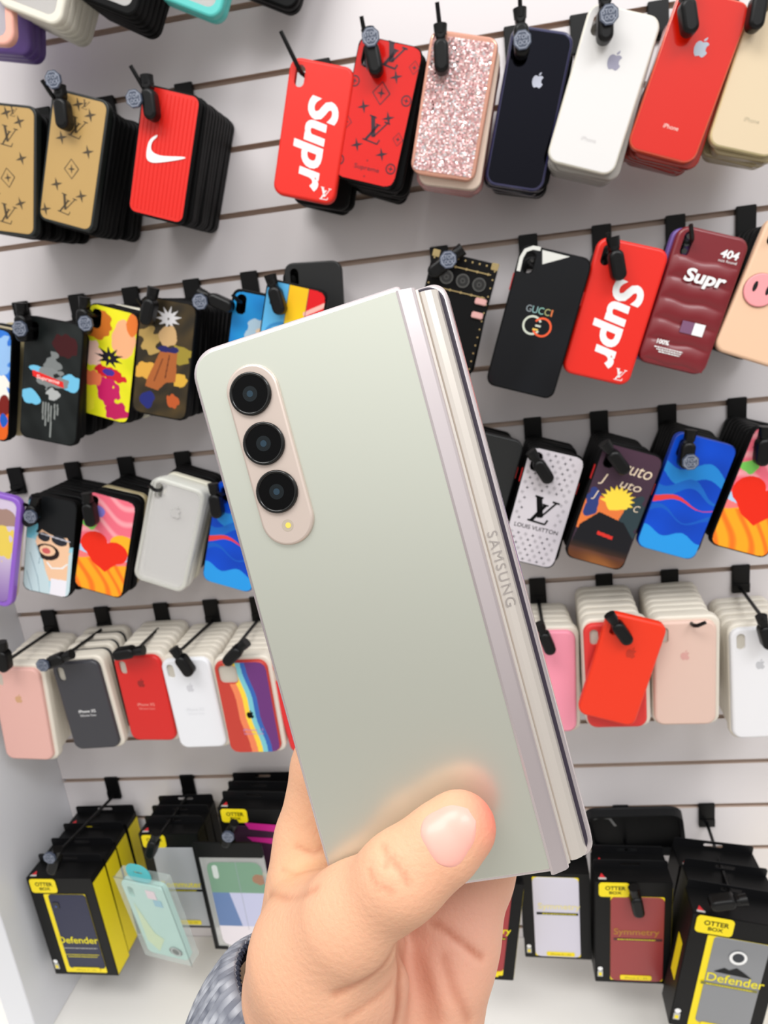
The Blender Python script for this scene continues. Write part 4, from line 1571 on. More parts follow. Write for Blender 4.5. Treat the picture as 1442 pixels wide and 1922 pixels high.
carton('magenta', 'black box with magenta stripes behind the clear pouch', .024, mat('plum_case', (52, 22, 46), .35), 'Symmetry', M_YELP, 2,
       'black box with yellow edge stacked behind the magenta-striped box', 'boxes behind the magenta-striped box', win=(.2, .98, .05, .82), left=M_YEL, right=M_CARD, word_z=-.2, extra=ex_mag, frame_y=False, inner=M_CARD)
carton('redl', 'dark red-windowed box with yellow edge partly behind the hand', .012, mat('dark_red_case', (158, 48, 52), .35), 'Symmetry', M_YELP, 1,
       'black box with yellow edge right behind the box by the hand', None, win=(.12, .82, .05, .93), right=M_YEL, badge=False, word_z=.02, ribbon_m=M_CARD)
carton('whitebox', 'box with white window just below the corner of the held phone', .030, mat('white_case', (212, 208, 222), .4), 'Symmetry', mat('pale_yellow_print', (236, 224, 160), .5), 1,
       'black box behind the white-windowed box', None, win=(.16, .84, .03, .95), right=M_CARD, word_z=.12, word_w=.62, ribbon_m=M_CARD, badge=False, frame_y=False)
carton('symm', 'black box with brick red window, right of the white-windowed box', .026, mat('brick_red_case', (150, 54, 54), .3), 'Symmetry', mat('gold_print', (176, 120, 40), .4), 1,
       'black box right behind the brick red-windowed box', None, win=(.20, .90, .03, .86), word_z=.02, word_w=.60, ribbon_m=mat('dark_red_band', (70, 26, 30), .4), frame_y=False)


def ex_defb(root, W, H):
    d = MB()
    disc(d, .0065, H * .2, .0105, -.0026, M_WHITE, 30)
    disc(d, .0065, H * .203, .0070, -.0028, mat('dark_lens', (40, 46, 54), .2), 30)
    d.build('lens_ring', root)
    d = MB()
    poly_face(d, [(-.018, H * .05), (-.006, H * .095), (0, H * .08), (.008, H * .11), (.016, H * .085), (.028, H * .04)], -.0019, M_BLACK2)
    d.build('mountain_print', root)
    d = MB()
    d.box(-W / 2 - .0008, -W / 2 - .0002, .012, .030, -.03, .03, M_YEL)
    d.build('side_lettering', root)['label'] = 'yellow strip of side printing'


carton('def_b', 'large grey-windowed black box in the bottom right corner', .044, mat('grey_case', (128, 130, 134), .22, coat=.5), 'Defender', M_YELP, 2,
       'black box stacked behind the bottom right grey-windowed box', 'boxes behind the grey-windowed box', win=(.20, .86, .03, .84), word_w=.62, word_z=.0, extra=ex_defb, dz_step=-.003, word_x=.05, ribbon_m=mat('olive_band', (120, 116, 50), .4))

# clear package with mint case
loc, rv, W, H = P_['mint']
root = empty('packaged_phone_case', loc, rv)
tag(root, 'slanted clear package with mint case and teal hanger', 'packaged phone case')
b = MB()
M_PET = mat('clear_pet', (214, 226, 222), .05, alpha=.26, coat=1.0)
plate(b, W, H, .004, 0, .020, M_PET, .0008)
ribbon(b, [(-W / 2, H / 2), (W / 2, H / 2), (W / 2, -H / 2)], .0012, -.0003, mat('dark_seam', (40, 60, 60), .4))
b.build('clear_box', root)
c = MB()
hh = hole_of(W - .014, H - .02)
M = Matrix.Translation((-.001, 0, -.004))
plate(c, W - .010, H - .014, .010, .004, .014, mat('mint_case', (176, 218, 210), .3, coat=.3), .002, holes=[hole_poly(hh)], M=M)
c.build('mint_case', root)
d = MB()
poly_face(d, [(-.028, .03), (-.01, -.03), (.004, -.04), (-.014, -.07), (-.030, -.05)], .0036, mat('pale_green_film', (206, 226, 180), .3))
d.box(.004, .020, .0030, .0036, .046, .062, mat('pink_sticker', (240, 214, 224), .5))
d.box(.012, .026, .0030, .0036, .032, .044, mat('blue_sticker', (130, 190, 214), .5))
disc(d, .018, -.062, .0115, .0030, M_BLACK2, rz=.0085)
disc(d, .018, -.062, .0090, .0028, mat('silver_sticker', (170, 176, 176), .3), rz=.0062, r_in=.006)
d.build('stickers', root)
d = MB()
plate(d, .042, .036, .0165, .006, .0072, mat('teal_hanger_card', (70, 186, 194), .45), .0003, cz=H / 2 + .007, holes=[rrect(.016, .004, .0018, 0, H / 2 + .009)])
d.build('hanger', root)

# clear pouch with striped case
loc, rv, W, H = P_['pouch']
root = empty('packaged_phone_case', loc, rv)
tag(root, 'clear pouch with black border and green and blue case, left of the wrist', 'packaged phone case')
b = MB()
plate(b, W, H, .004, 0, .0015, mat('pouch_film', (226, 228, 226), .08, alpha=.35, coat=1), .0003)
plate(b, W, .026, .004, -.0006, .0021, M_CARD, .0004, cz=H / 2 - .010)
plate(b, .0065, H, .0015, -.0012, .0021, M_CARD, .0004, cx=-W / 2 + .0025)
plate(b, .022, .005, .0015, -.0012, .0021, M_CARD, .0004, cx=-W / 2 + .010, cz=-H / 2 + .002)
b.build('pouch', root)
c = MB()
cw, ch = W * .80, H * .80
M = Matrix.Translation((.004, 0, -.012))
hh = hole_of(cw, ch)
A = Art(cw, ch, (120, 156, 132))
A.put(A.V < .14, (196, 198, 226))
A.put((A.V < .14) & (A.U < -.14 - A.V * .3), (104, 130, 176))
A.put(A.V < -.26, (232, 224, 230))
A.put((np.abs(A.U - .04) < .006) & (A.V > -.3), (150, 156, 170))
A.ell(.42, .30, .12, .06, (160, 120, 96), 0, .2)
ao = A.build('printed_case', root, .012, y=-.0002)
ao.location = (.004, 0, -.012)
d = MB()
plate(d, .009, .024, .0044, -.0008, 0, mat('pale_opening', (206, 214, 210), .4), .0002, cx=.004 + hh[0], cz=-.012 + hh[1])
d.build('lens_opening', root)

# big black tray-like case at the wall
loc, rv, W, H = P_['tray']
loc = (loc[0] - .008, loc[1], loc[2])
root = empty('phone_case', loc, rv)
tag(root, 'wide empty black case leaning on the wall above the brick red-windowed box', 'phone case')
b = MB()
plate(b, W, H, .018, .010, .014, M_SOFTB, .002)
N = 1
o_, i_ = rrect(W, H, .018), rrect(W - .010, H - .010, .014)
K = len(o_)
vs = [(p[0], 0, p[1]) for p in o_] + [(p[0], 0, p[1]) for p in i_] + [(p[0], .011, p[1]) for p in o_] + [(p[0], .011, p[1]) for p in i_]
fs = []
for k in range(K):
    j = (k + 1) % K
    fs += [(k, j, K + j, K + k), (k, j, 2 * K + j, 2 * K + k), (K + k, K + j, 3 * K + j, 3 * K + k)]
b.add(vs, fs, M_SOFTB, False)
b.build('shell', root)
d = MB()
ribbon(d, [(-W * .42, H * .30), (-W * .34, H * .34), (-W * .24, H * .30), (-W * .2, H * .12)], .004, .0088, mat('grey_highlight_ring', (150, 150, 150), .3))  # bent grey strip, a highlight painted on the tray floor
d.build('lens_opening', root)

# ================= hooks =================
def pivot(key, fx=-.31, fz=.39):
    loc, rv, W, H = P_[key]
    c, s_ = math.cos(rv[1]), math.sin(rv[1])
    hx, hz = W * fx, H * fz
    return Vector((loc[0] + hx * c + hz * s_, loc[1], loc[2] - hx * s_ + hz * c))


def hook_for(key, xh, k, desc, up=.022, side=-.004, tip=None):
    t = tip or pivot(key)
    make_hook(xh, k, (t.x, t.y - .008, t.z), desc, up=up, side=side)


for (x_, z_, D_, tl_, c_), desc in zip(ROW0, ('salmon pink bumper', 'purple case', 'cream bumper cases', 'black bumper cases', 'teal case', 'black case at the top edge')):
    if desc == 'purple case':
        continue
    a_ = R(tl_)
    t_ = Vector((x_ - .018 * math.cos(a_) + .069 * math.sin(a_), -D_, z_ + .018 * math.sin(a_) + .069 * math.cos(a_)))
    make_hook(t_.x, -2, (t_.x, t_.y - .008, t_.z + .004), 'black hook above the frame carrying the ' + desc, up=.02)
for key, xh, desc, up, side in (
        ('tan_a', .224, 'black hook carrying the leftmost tan monogram cases', .02, 0), ('tan_b', .311, 'black hook carrying the second tan monogram cases', .02, -.006),
        ('swoosh', .415, 'black hook carrying the red ribbed case and its black stack', .03, -.010), ('supr_a', .59, 'black hook carrying the top red case with white lettering', .036, -.012),
        ('lvred', .662, 'black hook carrying the red monogram case', .028, -.002), ('glitter', .739, 'black hook carrying the rose glitter case', .034, -.001),
        ('blueblack', .82, 'black hook carrying the dark mirror-backed case', .036, 0), ('whiteip', .895, 'black hook carrying the glossy white case', .02, 0),
        ('redip', .981, 'black hook carrying the orange-red glass-backed case', .02, 0), ('goldip', 1.056, 'black hook carrying the pale gold case', .02, 0)):
    hook_for(key, xh, 1, desc, up, side)
for key, xh, desc, up in (
        ('print_a', .131, 'black hook of the swirled blue and orange case', .008), ('print_b', .215, 'black hook of the case with the red lettered bar', .008),
        ('print_c', .293, 'black hook of the yellow and magenta case', .008), ('print_d', .38, 'black hook of the dark brown and gold case', .014),
        ('print_e', .46, 'black hook of the bright blue print', .010), ('print_f', .528, 'black hook of the blue, yellow and red striped case', .016),
        ('trunk', .711, 'black hook of the trunk-style case', .006), ('gucci', .822, 'black hook of the glossy black ring logo case', .0),
        ('supr_b', .911, 'black hook of the lower red case with white lettering', .020), ('maroon', .998, 'black hook of the maroon puffer case', .016), ('pig', 1.079, 'black hook of the peach snout case', .01)):
    hook_for(key, xh, 4, desc, up)
for key, xh, desc, up in (
        ('purple', .059, 'black hook of the purple bumper case', .008), ('man', .151, 'black hook of the capped figure case', .008), ('heart_a', .234, 'black hook of the left heart case', .006),
        ('clear', .321, 'black hook of the transparent cases', .012), ('blue_a', .406, 'black hook of the half hidden royal blue case', .008), ('black_l', .729, 'black hook of the plain black case with red button', .006),
        ('lvgrey', .814, 'black hook of the pale grey monogram case', .004), ('print_g', .90, 'black hook of the purple and orange case', .004), ('blue_b', .986, 'black hook of the whole royal blue case', .010),
        ('heart_b', 1.072, 'black hook of the right heart case', .006)):
    hook_for(key, xh, 7, desc, up)
for xh, (tx, ty), D, desc, up, side in (
        (.053, (14, 1240), .145, 'black hook over the pale pink silicone case', .004, 0), (.143, (110, 1240), .135, 'black hook over the charcoal silicone case', .004, 0),
        (.24, (255, 1222), .13, 'black hook over the red silicone case', .004, 0), (.32, (338, 1222), .13, 'black hook over the white silicone case left of the rainbow', .004, 0),
        (.394, (444, 1214), .13, 'black hook over the rainbow case', .004, 0), (.47, (530, 1214), .12, 'black hook over the almost hidden red case', .004, 0),
        (.807, (1022, 1192), .12, 'black hook over the bright pink silicone case', .004, 0), (.899, (1152, 1180), .152, 'black hook through the loose orange case', .006, .004),
        (.987, (1303, 1177), .145, 'bare black hook over the nude pink silicone case', .010, .010), (1.08, (1432, 1160), .13, 'black hook over the white case at the right edge', .004, 0)):
    t = px(tx, ty, D)
    make_hook(xh, 10, t, desc, up, side)
for xh, k, (tx, ty), D, desc in (
        (.089, 14, (98, 1612), .165, 'long black hook over the left black and yellow boxes'), (.222, 14, (284, 1590), .145, 'long black hook of the silver-windowed boxes and mint package'),
        (.332, 14, (430, 1560), .115, 'black hook of the clear pouch and magenta boxes'), (.911, 15, (1190, 1665), .165, 'black hook of the brick red-windowed boxes'),
        (1.037, 15, (1375, 1688), .20, 'long black hook over the bottom right grey-windowed boxes')):
    make_hook(xh, k, px(tx, ty, D), desc, .006, 0)

# ================= locks =================
LOCKS = [  # px, D, tilt, badge offset, name of its place
    ((116, 196), .128, 6, (.001, .022), 'black lock with badge on the second tan monogram case'),
    ((280, 178), .125, 3, (-.014, -.004), 'black lock with badge between the tan cases and the red ribbed case'),
    ((698, 92), .130, -6, (.001, .008), 'black lock with badge on the glossy red monogram case'),
    ((828, 86), .136, 3, None, 'black lock without badge on the rose glitter case'),
    ((978, 56), .118, 0, (0, -.012), 'black lock with badge on the dark mirror-backed case'),
    ((1136, 26), .142, 2, (.002, -.004), 'black lock with badge on the glossy white case'),
    ((1290, 12), .138, -8, None, 'black lock on the orange-red glass-backed case'),
    ((1425, 2), .134, 10, None, 'black lock on the pale gold case'),
    ((42, 600), .148, 10, (0, -.010), 'black lock with badge left of the case with the red lettered bar'),
    ((158, 588), .124, 15, (.004, -.012), 'black lock with badge on the yellow and magenta case'),
    ((282, 570), .136, 25, None, 'black lock on the dark brown and gold case'),
    ((400, 562), .114, -60, (-.013, -.001), 'black lock with badge beside the bright blue print'),
    ((516, 548), .140, -8, None, 'black lock in the lens opening of the striped case'),
    ((842, 488), .146, 60, (0, 0), 'black lock with badge on the trunk-style case'),
    ((1156, 480), .153, -8, None, 'black lock on the lower red case with white lettering'),
    ((62, 955), .123, 30, (0, -.008), 'black lock with badge on the capped figure case'),
    ((167, 952), .131, 3, None, 'black lock on the left heart case'),
    ((404, 935), .130, 2, None, 'black lock on the half hidden royal blue case'),
    ((1012, 872), .126, -28, None, 'black lock on the pale grey monogram case'),
    ((1152, 855), .140, -32, None, 'black lock on the purple and orange case'),
    ((1292, 838), .135, 10, (.000, -.016), 'black lock with badge on the whole royal blue case'),
    ((1434, 832), .136, 5, None, 'black lock on the right heart case'),
    ((6, 1228), .150, 8, None, 'black lock at the left edge over the pale pink silicone case'),
    ((114, 1236), .142, 72, (-.022, -.004), 'black lock lying sideways with badge over the charcoal case'),
    ((246, 1224), .136, 84, None, 'black lock lying sideways over the red silicone case'),
    ((340, 1238), .138, -24, None, 'black lock over the white silicone case left of the rainbow'),
    ((446, 1222), .148, 50, None, 'black lock over the rainbow case'),
    ((1022, 1194), .125, -18, None, 'black lock over the bright pink case'),
    ((1160, 1176), .158, -30, None, 'black lock through the lens opening of the orange case'),
    ((1436, 1182), .132, -14, None, 'black lock over the white case at the right edge'),
    ((104, 1612), .172, 25, (-.001, .010), 'black lock with badge on top of the left navy-windowed box'),
    ((288, 1582), .152, 25, None, 'black lock above the teal hanger'),
    ((432, 1562), .122, 30, (0, 0), 'black lock with badge above the clear pouch'),
    ((1194, 1688), .180, -8, None, 'black lock hanging over the brick red window'),
    ((1372, 1692), .212, 80, None, 'black lock lying on top of the right grey-windowed box'),
]
for (c_, D, an, bd, lb) in LOCKS:
    make_lock(px(c_[0], c_[1], D), an, lb, bd)

# ================= the held phone =================
PO = Vector((0.7107769, -0.7929182, 1.2976034))
RX = Vector((0.9825783, -0.0181772, 0.1849584))
RY = Vector((-0.1766187, 0.2184172, 0.9597394))
RZ = Vector((-0.0578434, -0.9756862, 0.2114014))
PM = Matrix((RX, -RZ, RY)).transposed().to_4x4()
PM.translation = PO
phone = bpy.data.objects.new('folding_phone', None)
COL.objects.link(phone)
phone.matrix_world = PM
tag(phone, 'closed folding phone with pale silver back and three cameras, held in the hand', 'phone')
MM = .001
M_PH = mat('matte_silver_glass', (216, 219, 207), .32, metal=.75, coat=.2)
M_PH.node_tree.nodes['Principled BSDF'].inputs['Coat Roughness'].default_value = .25
M_FR = mat('polished_frame', (214, 204, 206), .22, metal=.75)
M_SP = mat('hinge_spine_metal', (216, 208, 200), .30, metal=.55)
M_ISL = mat('camera_island', (206, 190, 180), .3, metal=.35)
M_LENS = mat('black_camera_glass', (3, 3, 4), .05, spec=.12)
M_RING = mat('black_lens_ring', (6, 6, 6), .1, spec=.5)

b = MB()
plate(b, .0604, .1575, (.0012, .0068, .0068, .0012), 0, .0004, M_PH, .0003, cx=0, cz=0, n=10)
b.build('back_glass', phone)
# frame of the rear half
b = MB()
plate(b, .0622, .1600, (.0012, .0080, .0080, .0012), .0004, .0066, M_FR, .0012, cx=-.0002, n=10)
b.build('rear_half_frame', phone)
# bevelled band beside the hinge, square ends


def extrude_profile(b, prof, z0, z1, m, M=None):
    n = len(prof)
    V = [(p[0] * MM, p[1] * MM, z0 * MM) for p in prof] + [(p[0] * MM, p[1] * MM, z1 * MM) for p in prof]
    b.add(V, [(i, (i + 1) % n, n + (i + 1) % n, n + i) for i in range(n)], m, False, M)
    b.add(V, [tuple(range(n)), tuple(range(n, 2 * n))], m, False, M)


b = MB()
extrude_profile(b, [(29.6, -.15), (30.3, -.35), (33.6, 1.2), (34.2, 1.9), (34.4, 2.6), (34.2, 6.6), (29.6, 6.6)], -80.2, 78.4, M_FR)
extrude_profile(b, [(34.1, 2.5), (35.0, 3.1), (35.0, 6.6), (34.1, 6.6)], -79.6, 77.9, M_SP)
b.build('hinge_side_band', phone)
b = MB()
extrude_profile(b, [(34.9, 6.9), (34.9, 4.0), (35.5, 3.5), (36.6, 3.6), (38.2, 4.5), (39.4, 5.9), (39.9, 7.4), (39.9, 11.5), (35, 11.5)], -79.2, 77.2, M_SP)
b.build('hinge_spine', phone)
d = MB()
vs_, fs_, sz_ = text_geo('SAMSUNG', 0, 0, 1.25)
kx, kz = .0205 / sz_[0], .0030 / sz_[1]
pts = []
for x, z in vs_:
    u = z * kz                # across the spine (letter height), tops to the right
    v = -x * kx               # along the spine, reading downwards
    xx = .0374 + u * .88
    yy = .0040 + u * .50 - .00012
    pts.append((xx, yy, v + .0012))
d.add(pts, fs_, mat('spine_lettering', (176, 168, 164), .3, metal=.6))
d.build('lettering', phone)['label'] = 'grey wording down the hinge spine'
# front half behind
b = MB()
plate(b, .0716, .1615, .0040, .0084, .0158, M_FR, .0014, cx=.0060, cz=-.0010, n=10)
b.build('front_half_frame', phone)
b = MB()
plate(b, .0705, .1590, .0045, .0072, .0086, mat('dark_gap', (46, 38, 52), .4), .0003, cx=.0056, cz=-.0006, n=8)
b.build('inner_gap', phone)
# cameras
b = MB()
plate(b, .0150, .0505, .00745, -.0013, .0002, M_ISL, .0007, cx=-.0150, cz=.0468, n=12)
b.build('camera_island', phone)
for z in (.0640, .0501, .0366):
    b = MB()
    c0 = Vector((-.01545, 0, z))
    prof_ = [(.0059, -.0012), (.0059, -.0021), (.0056, -.0024), (.0052, -.0024), (.0050, -.0021), (.0049, -.0019)]
    n = 40
    V, Fc = [], []
    for (r_, y_) in prof_:
        V += [(c0.x + r_ * math.cos(2 * math.pi * k / n), y_, c0.z + r_ * math.sin(2 * math.pi * k / n)) for k in range(n)]
    for i in range(len(prof_) - 1):
        Fc += [(i * n + k, i * n + (k + 1) % n, (i + 1) * n + (k + 1) % n, (i + 1) * n + k) for k in range(n)]
    b.add(V, Fc, M_RING, True)
    lens = b.build('camera_lens', phone)
    g = MB()
    disc(g, c0.x, c0.z, .0050, -.0020, M_LENS, 40)
    disc(g, c0.x, c0.z, .0021, -.00205, mat('inner_lens', (12, 20, 24), .1, spec=.3), 30)
    disc(g, c0.x, c0.z, .0009, -.0021, mat('inner_lens_core', (36, 56, 70), .15, spec=.3), 20)
    g.build('lens_glass', lens)
b = MB()
disc(b, -.0152, .0270, .00165, -.00135, mat('flash_ring', (176, 164, 148), .25), 24)
disc(b, -.0150, .0270, .0008, -.0014, mat('flash_core', (236, 206, 90), .3), 16)
b.build('flash', phone)
b = MB()
b.box(-.0316, -.0311, .002, .0042, .030, .048, M_FR, bevel=.0002)
b.build('side_key', phone)


# ================= hand =================
def capsule(P, a, b_, ra, rb, flat=None):
    a, b_ = np.array(a, float), np.array(b_, float)
    d_ = b_ - a
    t = np.clip(((P - a) @ d_) / (d_ @ d_), 0, 1)
    q = P - (a + t[..., None] * d_)
    if flat is not None:
        nrm, k = np.array(flat[0], float), flat[1]
        nrm = nrm / np.linalg.norm(nrm)
        c = q @ nrm
        q = q + (c * (k - 1))[..., None] * nrm
    return np.linalg.norm(q, axis=-1) - (ra + (rb - ra) * t)


def smin(a, b_, k):
    h = np.clip(.5 + .5 * (b_ - a) / k, 0, 1)
    return b_ * (1 - h) + a * h - k * h * (1 - h)


def polyline_dist(P, pts):
    d = None
    for i in range(len(pts) - 1):
        c = capsule(P, pts[i], pts[i + 1], 0, 0)
        d = c if d is None else np.minimum(d, c)
    return d


# coordinates in mm in the phone's frame: x across, y up along the phone, z towards the camera
def hand_sdf(P):
    # thumb
    th = capsule(P, (10.6, -59.6, 8.6), (5.0, -62.6, 10.0), 9.6, 10.0, ((.1, 0, 1), 1.18))
    th = smin(th, capsule(P, (5.0, -62.6, 10.0), (-7.0, -68.6, 11.0), 10.0, 10.2, ((0, 0, 1), 1.08)), 3)
    th = smin(th, capsule(P, (-7.0, -68.6, 11.0), (-26, -82.0, 4.5), 10.2, 12.6), 7)
    th = smin(th, capsule(P, (-26, -82.0, 4.5), (-43, -97.0, -5.5), 12.6, 18.0), 10)
    th = smin(th, capsule(P, (-43, -97, -5.5), (-54, -113, -14), 18.0, 20.0), 11)
    # thenar mound
    th = smin(th, capsule(P, (-37, -106, -8), (-50, -140, -20), 18.0, 20.0), 12)
    # palm: metacarpal rays
    pm = capsule(P, (-46, -76, -32), (-56, -112, -25), 13.5, 19.5)
    pm = smin(pm, capsule(P, (-26, -84, -37), (-46, -128, -33), 12.0, 16.0), 8)
    pm = smin(pm, capsule(P, (-9, -90, -36), (-36, -134, -34), 12.0, 16.0), 8)
    pm = smin(pm, capsule(P, (3, -95, -31), (-9, -114, -28), 11.5, 12.5), 8)
    pm = smin(pm, capsule(P, (-9, -114, -28), (-22, -138, -27), 12.5, 14.5), 8)
    # hypothenar and heel
    pm = smin(pm, capsule(P, (-16, -122, -24), (-30, -150, -26), 12.5, 15.5), 8)
    pm = smin(pm, capsule(P, (-52, -130, -26), (-64, -160, -32), 21.0, 22.0), 9)
    pm = smin(pm, capsule(P, (-32, -146, -30), (-50, -168, -34), 17.0, 20.0), 9)
    # forearm
    pm = smin(pm, capsule(P, (-58, -160, -34), (-96, -220, -28), 24.0, 27.0), 9)
    d = smin(th, pm, 3.5)
    # web between thumb and index
    d = smin(d, capsule(P, (-48, -86, -22), (-38, -88, -8), 10.5, 10.0), 9)
    # index finger lies behind the phone, its side shows left of the edge
    f = smin(capsule(P, (-46, -76, -32), (-36.0, -52, -30), 13.3, 10.6), capsule(P, (-36.0, -52, -30), (-24, -26, -27), 10.2, 8.2), 3)
    f = smin(f, capsule(P, (-24, -26, -27), (-16, -9, -25), 8.1, 7.2), 2)
    d = smin(d, f, 4)
    for pts, rr in (
            (((-26, -84, -38), (-10, -46, -34), (-3, -20, -29), (2, -2, -25.5)), (12, 9.6, 8.4, 7.3)),
            (((-10, -90, -37), (7, -56, -33), (13, -32, -28.5), (17, -16, -25)), (11.5, 9.2, 8.1, 7.2)),
            (((4, -96, -32), (19, -73, -29), (24, -55, -26), (28, -42, -24)), (10.5, 8.2, 7.3, 6.5))):
        f = capsule(P, pts[0], pts[1], rr[0], rr[1])
        f = smin(f, capsule(P, pts[1], pts[2], rr[1], rr[2]), 2)
        f = smin(f, capsule(P, pts[2], pts[3], rr[2], rr[3]), 2)
        d = smin(d, f, 2.2)
    # the skin gives way where it touches the phone
    q = np.abs(P - np.array([5.2, -.5, -8.0])) - np.array([36.6, 80.4, 8.1])
    bx = np.linalg.norm(np.maximum(q, 0), axis=-1) + np.minimum(q.max(-1), 0)
    return np.maximum(d, .25 - bx)


# creases: polylines on the skin (xyz, width, depth)
CREASES = [
    (((-10.8, -86.6, 10.0), (-17.7, -101.2, -8.5), (-19.1, -108.5, -13.2), (-17.6, -114.6, -12.2), (-16.9, -120.1, -10.7), (-17.4, -125.6, -10.4)), 2.3, 4.0),
    (((-11.2, -84.3, 14.1), (-13.1, -86.7, 13.6), (-18.0, -90.6, 14.1), (-25.0, -93.0, 15.2), (-31.3, -94.5, 15.7)), 1.3, 0.8),
    (((-11.1, -100.5, -18.9), (-7.5, -102.1, -17.3), (-2.8, -106.3, -16.0), (1.3, -112.1, -17.3)), 1.0, 1.3),
    (((-17.5, -99.5, -2.6), (-19.0, -104.8, 0.5), (-23.3, -116.1, -0.2)), 1.7, 1.2),
    (((-19.8, -100.9, 4.6), (-25.4, -101.4, 10.9), (-31.1, -102.7, 13.6)), 1.1, 0.45),
    (((-9.0, -108.8, -14.1), (-8.2, -115.8, -12.3), (-6.9, -128.4, -14.5)), 1.6, 0.6),
    (((-7.9, -57.3, 15.4), (-6.6, -59.1, 18.4), (-7.4, -60.7, 19.7)), 0.8, 0.55),
    (((-5.7, -59.5, 18.9), (-3.7, -61.9, 20.6), (-2.3, -64.6, 21.4)), 0.9, 0.7),
    (((-12.1, -61.4, 18.7), (-10.5, -64.1, 21.1), (-6.6, -65.9, 22.2)), 0.8, 0.45),
    (((-38.0, -72.4, -19.4), (-41.8, -72.6, -17.6), (-47.0, -70.0, -18.2)), 0.9, 0.5),
    (((-31.5, -68.9, 9.9), (-35.2, -70.6, 8.2), (-44.9, -75.5, 0.3), (-58.5, -82.2, -14.9)), 1.2, 0.5),
    (((-38.2, -74.5, -11.1), (-45.3, -75.1, -11.1), (-52.6, -75.6, -16.3)), 0.8, 0.4),
]


def surface_nets(lo, hi, h):
    xs = [np.arange(lo[i], hi[i] + h, h) for i in range(3)]
    nx, ny, nz = [len(a) for a in xs]
    D = np.empty((nx, ny, nz), np.float32)
    for i in range(0, nx, 12):
        P = np.stack(np.meshgrid(xs[0][i:i + 12], xs[1], xs[2], indexing='ij'), -1)
        d = hand_sdf(P)
        near = np.abs(d) < 6
        Q = P[near]
        dn = d[near]
        for pts, w_, dep in CREASES:
            dd = polyline_dist(Q, pts)
            dn = dn + dep * np.exp(-(dd / (w_ * 1.3)) ** 2)
        d[near] = dn
        # press flat against the phone body (thumb pad, fingers behind)
        D[i:i + 12] = d
    s = D < 0
    cell = np.zeros((nx - 1, ny - 1, nz - 1), int)
    cs = [(a, b_, c) for a in (0, 1) for b_ in (0, 1) for c in (0, 1)]
    for a, b_, c in cs:
        cell += s[a:nx - 1 + a, b_:ny - 1 + b_, c:nz - 1 + c]
    act = (cell > 0) & (cell < 8)
    I = np.argwhere(act)
    vid = -np.ones(act.shape, int)
    vid[act] = np.arange(len(I))
    acc = np.zeros((len(I), 3))
    cnt = np.zeros(len(I))
    for a in range(8):
        for b_ in range(a + 1, 8):
            ca, cb = np.array(cs[a]), np.array(cs[b_])
            if np.abs(ca - cb).sum() != 1:
                continue
            da = D[tuple((I + ca).T)]
            db = D[tuple((I + cb).T)]
            cr_ = (da < 0) != (db < 0)
            t = np.where(cr_, da / np.where(cr_, da - db, 1), 0)
            p = I + ca + (cb - ca) * t[:, None]
            acc[cr_] += p[cr_]
            cnt[cr_] += 1
    V = acc / cnt[:, None] * h + np.array(lo)
    F = []
    for ax in range(3):
        o1, o2 = [(1, 2), (2, 0), (0, 1)][ax]
        sl0 = [slice(None)] * 3
        sl1 = [slice(None)] * 3
        sl0[ax] = slice(0, -1)
        sl1[ax] = slice(1, None)
        ch = s[tuple(sl0)] != s[tuple(sl1)]
        E_ = np.argwhere(ch)
        E_ = E_[(E_[:, o1] > 0) & (E_[:, o2] > 0) & (E_[:, o1] < act.shape[o1]) & (E_[:, o2] < act.shape[o2])]
        inside0 = s[tuple(E_.T)]
        u = np.zeros(3, int)
        v = np.zeros(3, int)
        u[o1] = 1
        v[o2] = 1
        q = [vid[tuple((E_ - u - v).T)], vid[tuple((E_ - v).T)], vid[tuple(E_.T)], vid[tuple((E_ - u).T)]]
        q = np.stack(q, 1)
        q[~inside0] = q[~inside0][:, ::-1]
        F.append(q)
    return V, np.concatenate(F)


V, F = surface_nets((-132, -246, -64), (46, 6, 30), 1.1)
hx = np.stack([V[:, 0], -V[:, 2], V[:, 1]], 1) * .001
me = bpy.data.meshes.new('hand')
me.from_pydata(hx.tolist(), [], F.tolist())
# skin tone: pink finger tips, creases redder, and darkened with their shade in the colour
base = np.tile(np.array([222., 170., 138.]), (len(V), 1))


def tint(mask, col):
    global base
    base = base * (1 - mask[:, None]) + np.array(col) * mask[:, None]


g = lambda c, r_: np.exp(-(np.linalg.norm(V - np.array(c), axis=1) / r_) ** 2)
tint(.75 * g((18.5, -58, 7), 7.5), (232, 110, 96))
tint(.35 * g((5, -64, 16), 10), (232, 168, 136))
tint(.45 * g((-16, -112, -16), 24), (226, 160, 146))
tint(.35 * g((4, -100, -22), 16), (214, 160, 152))
tint(.35 * g((-46, -66, -20), 14), (240, 190, 150))
tint(.4 * g((-45, -80, -14), 10), (222, 180, 128))
for pts, w_, dep in CREASES:
    dd = polyline_dist(V, pts)
    tint(np.clip(.6 * min(1.2, dep / 1.2) * np.exp(-(dd / (w_ * .95)) ** 2), 0, 1), (160, 84, 58))
srgb = np.clip(base / 255, 0, 1)
l = ((srgb + .055) / 1.055) ** 2.4
ca = me.color_attributes.new('Col', 'FLOAT_COLOR', 'POINT')
ca.data.foreach_set('color', np.concatenate([l, np.ones((len(l), 1))], 1).astype(np.float32).ravel())
M_SKIN = vcol_mat('skin', rough=.55, sss=.12, spec=.25, bump=.25, scale=700)
me.materials.append(M_SKIN)
me.polygons.foreach_set('use_smooth', [True] * len(me.polygons))
bm = bmesh.new()
bm.from_mesh(me)
for _ in range(2):
    bmesh.ops.smooth_vert(bm, verts=bm.verts[:], factor=.5, use_axis_x=True, use_axis_y=True, use_axis_z=True)
bmesh.ops.recalc_face_normals(bm, faces=bm.faces[:])
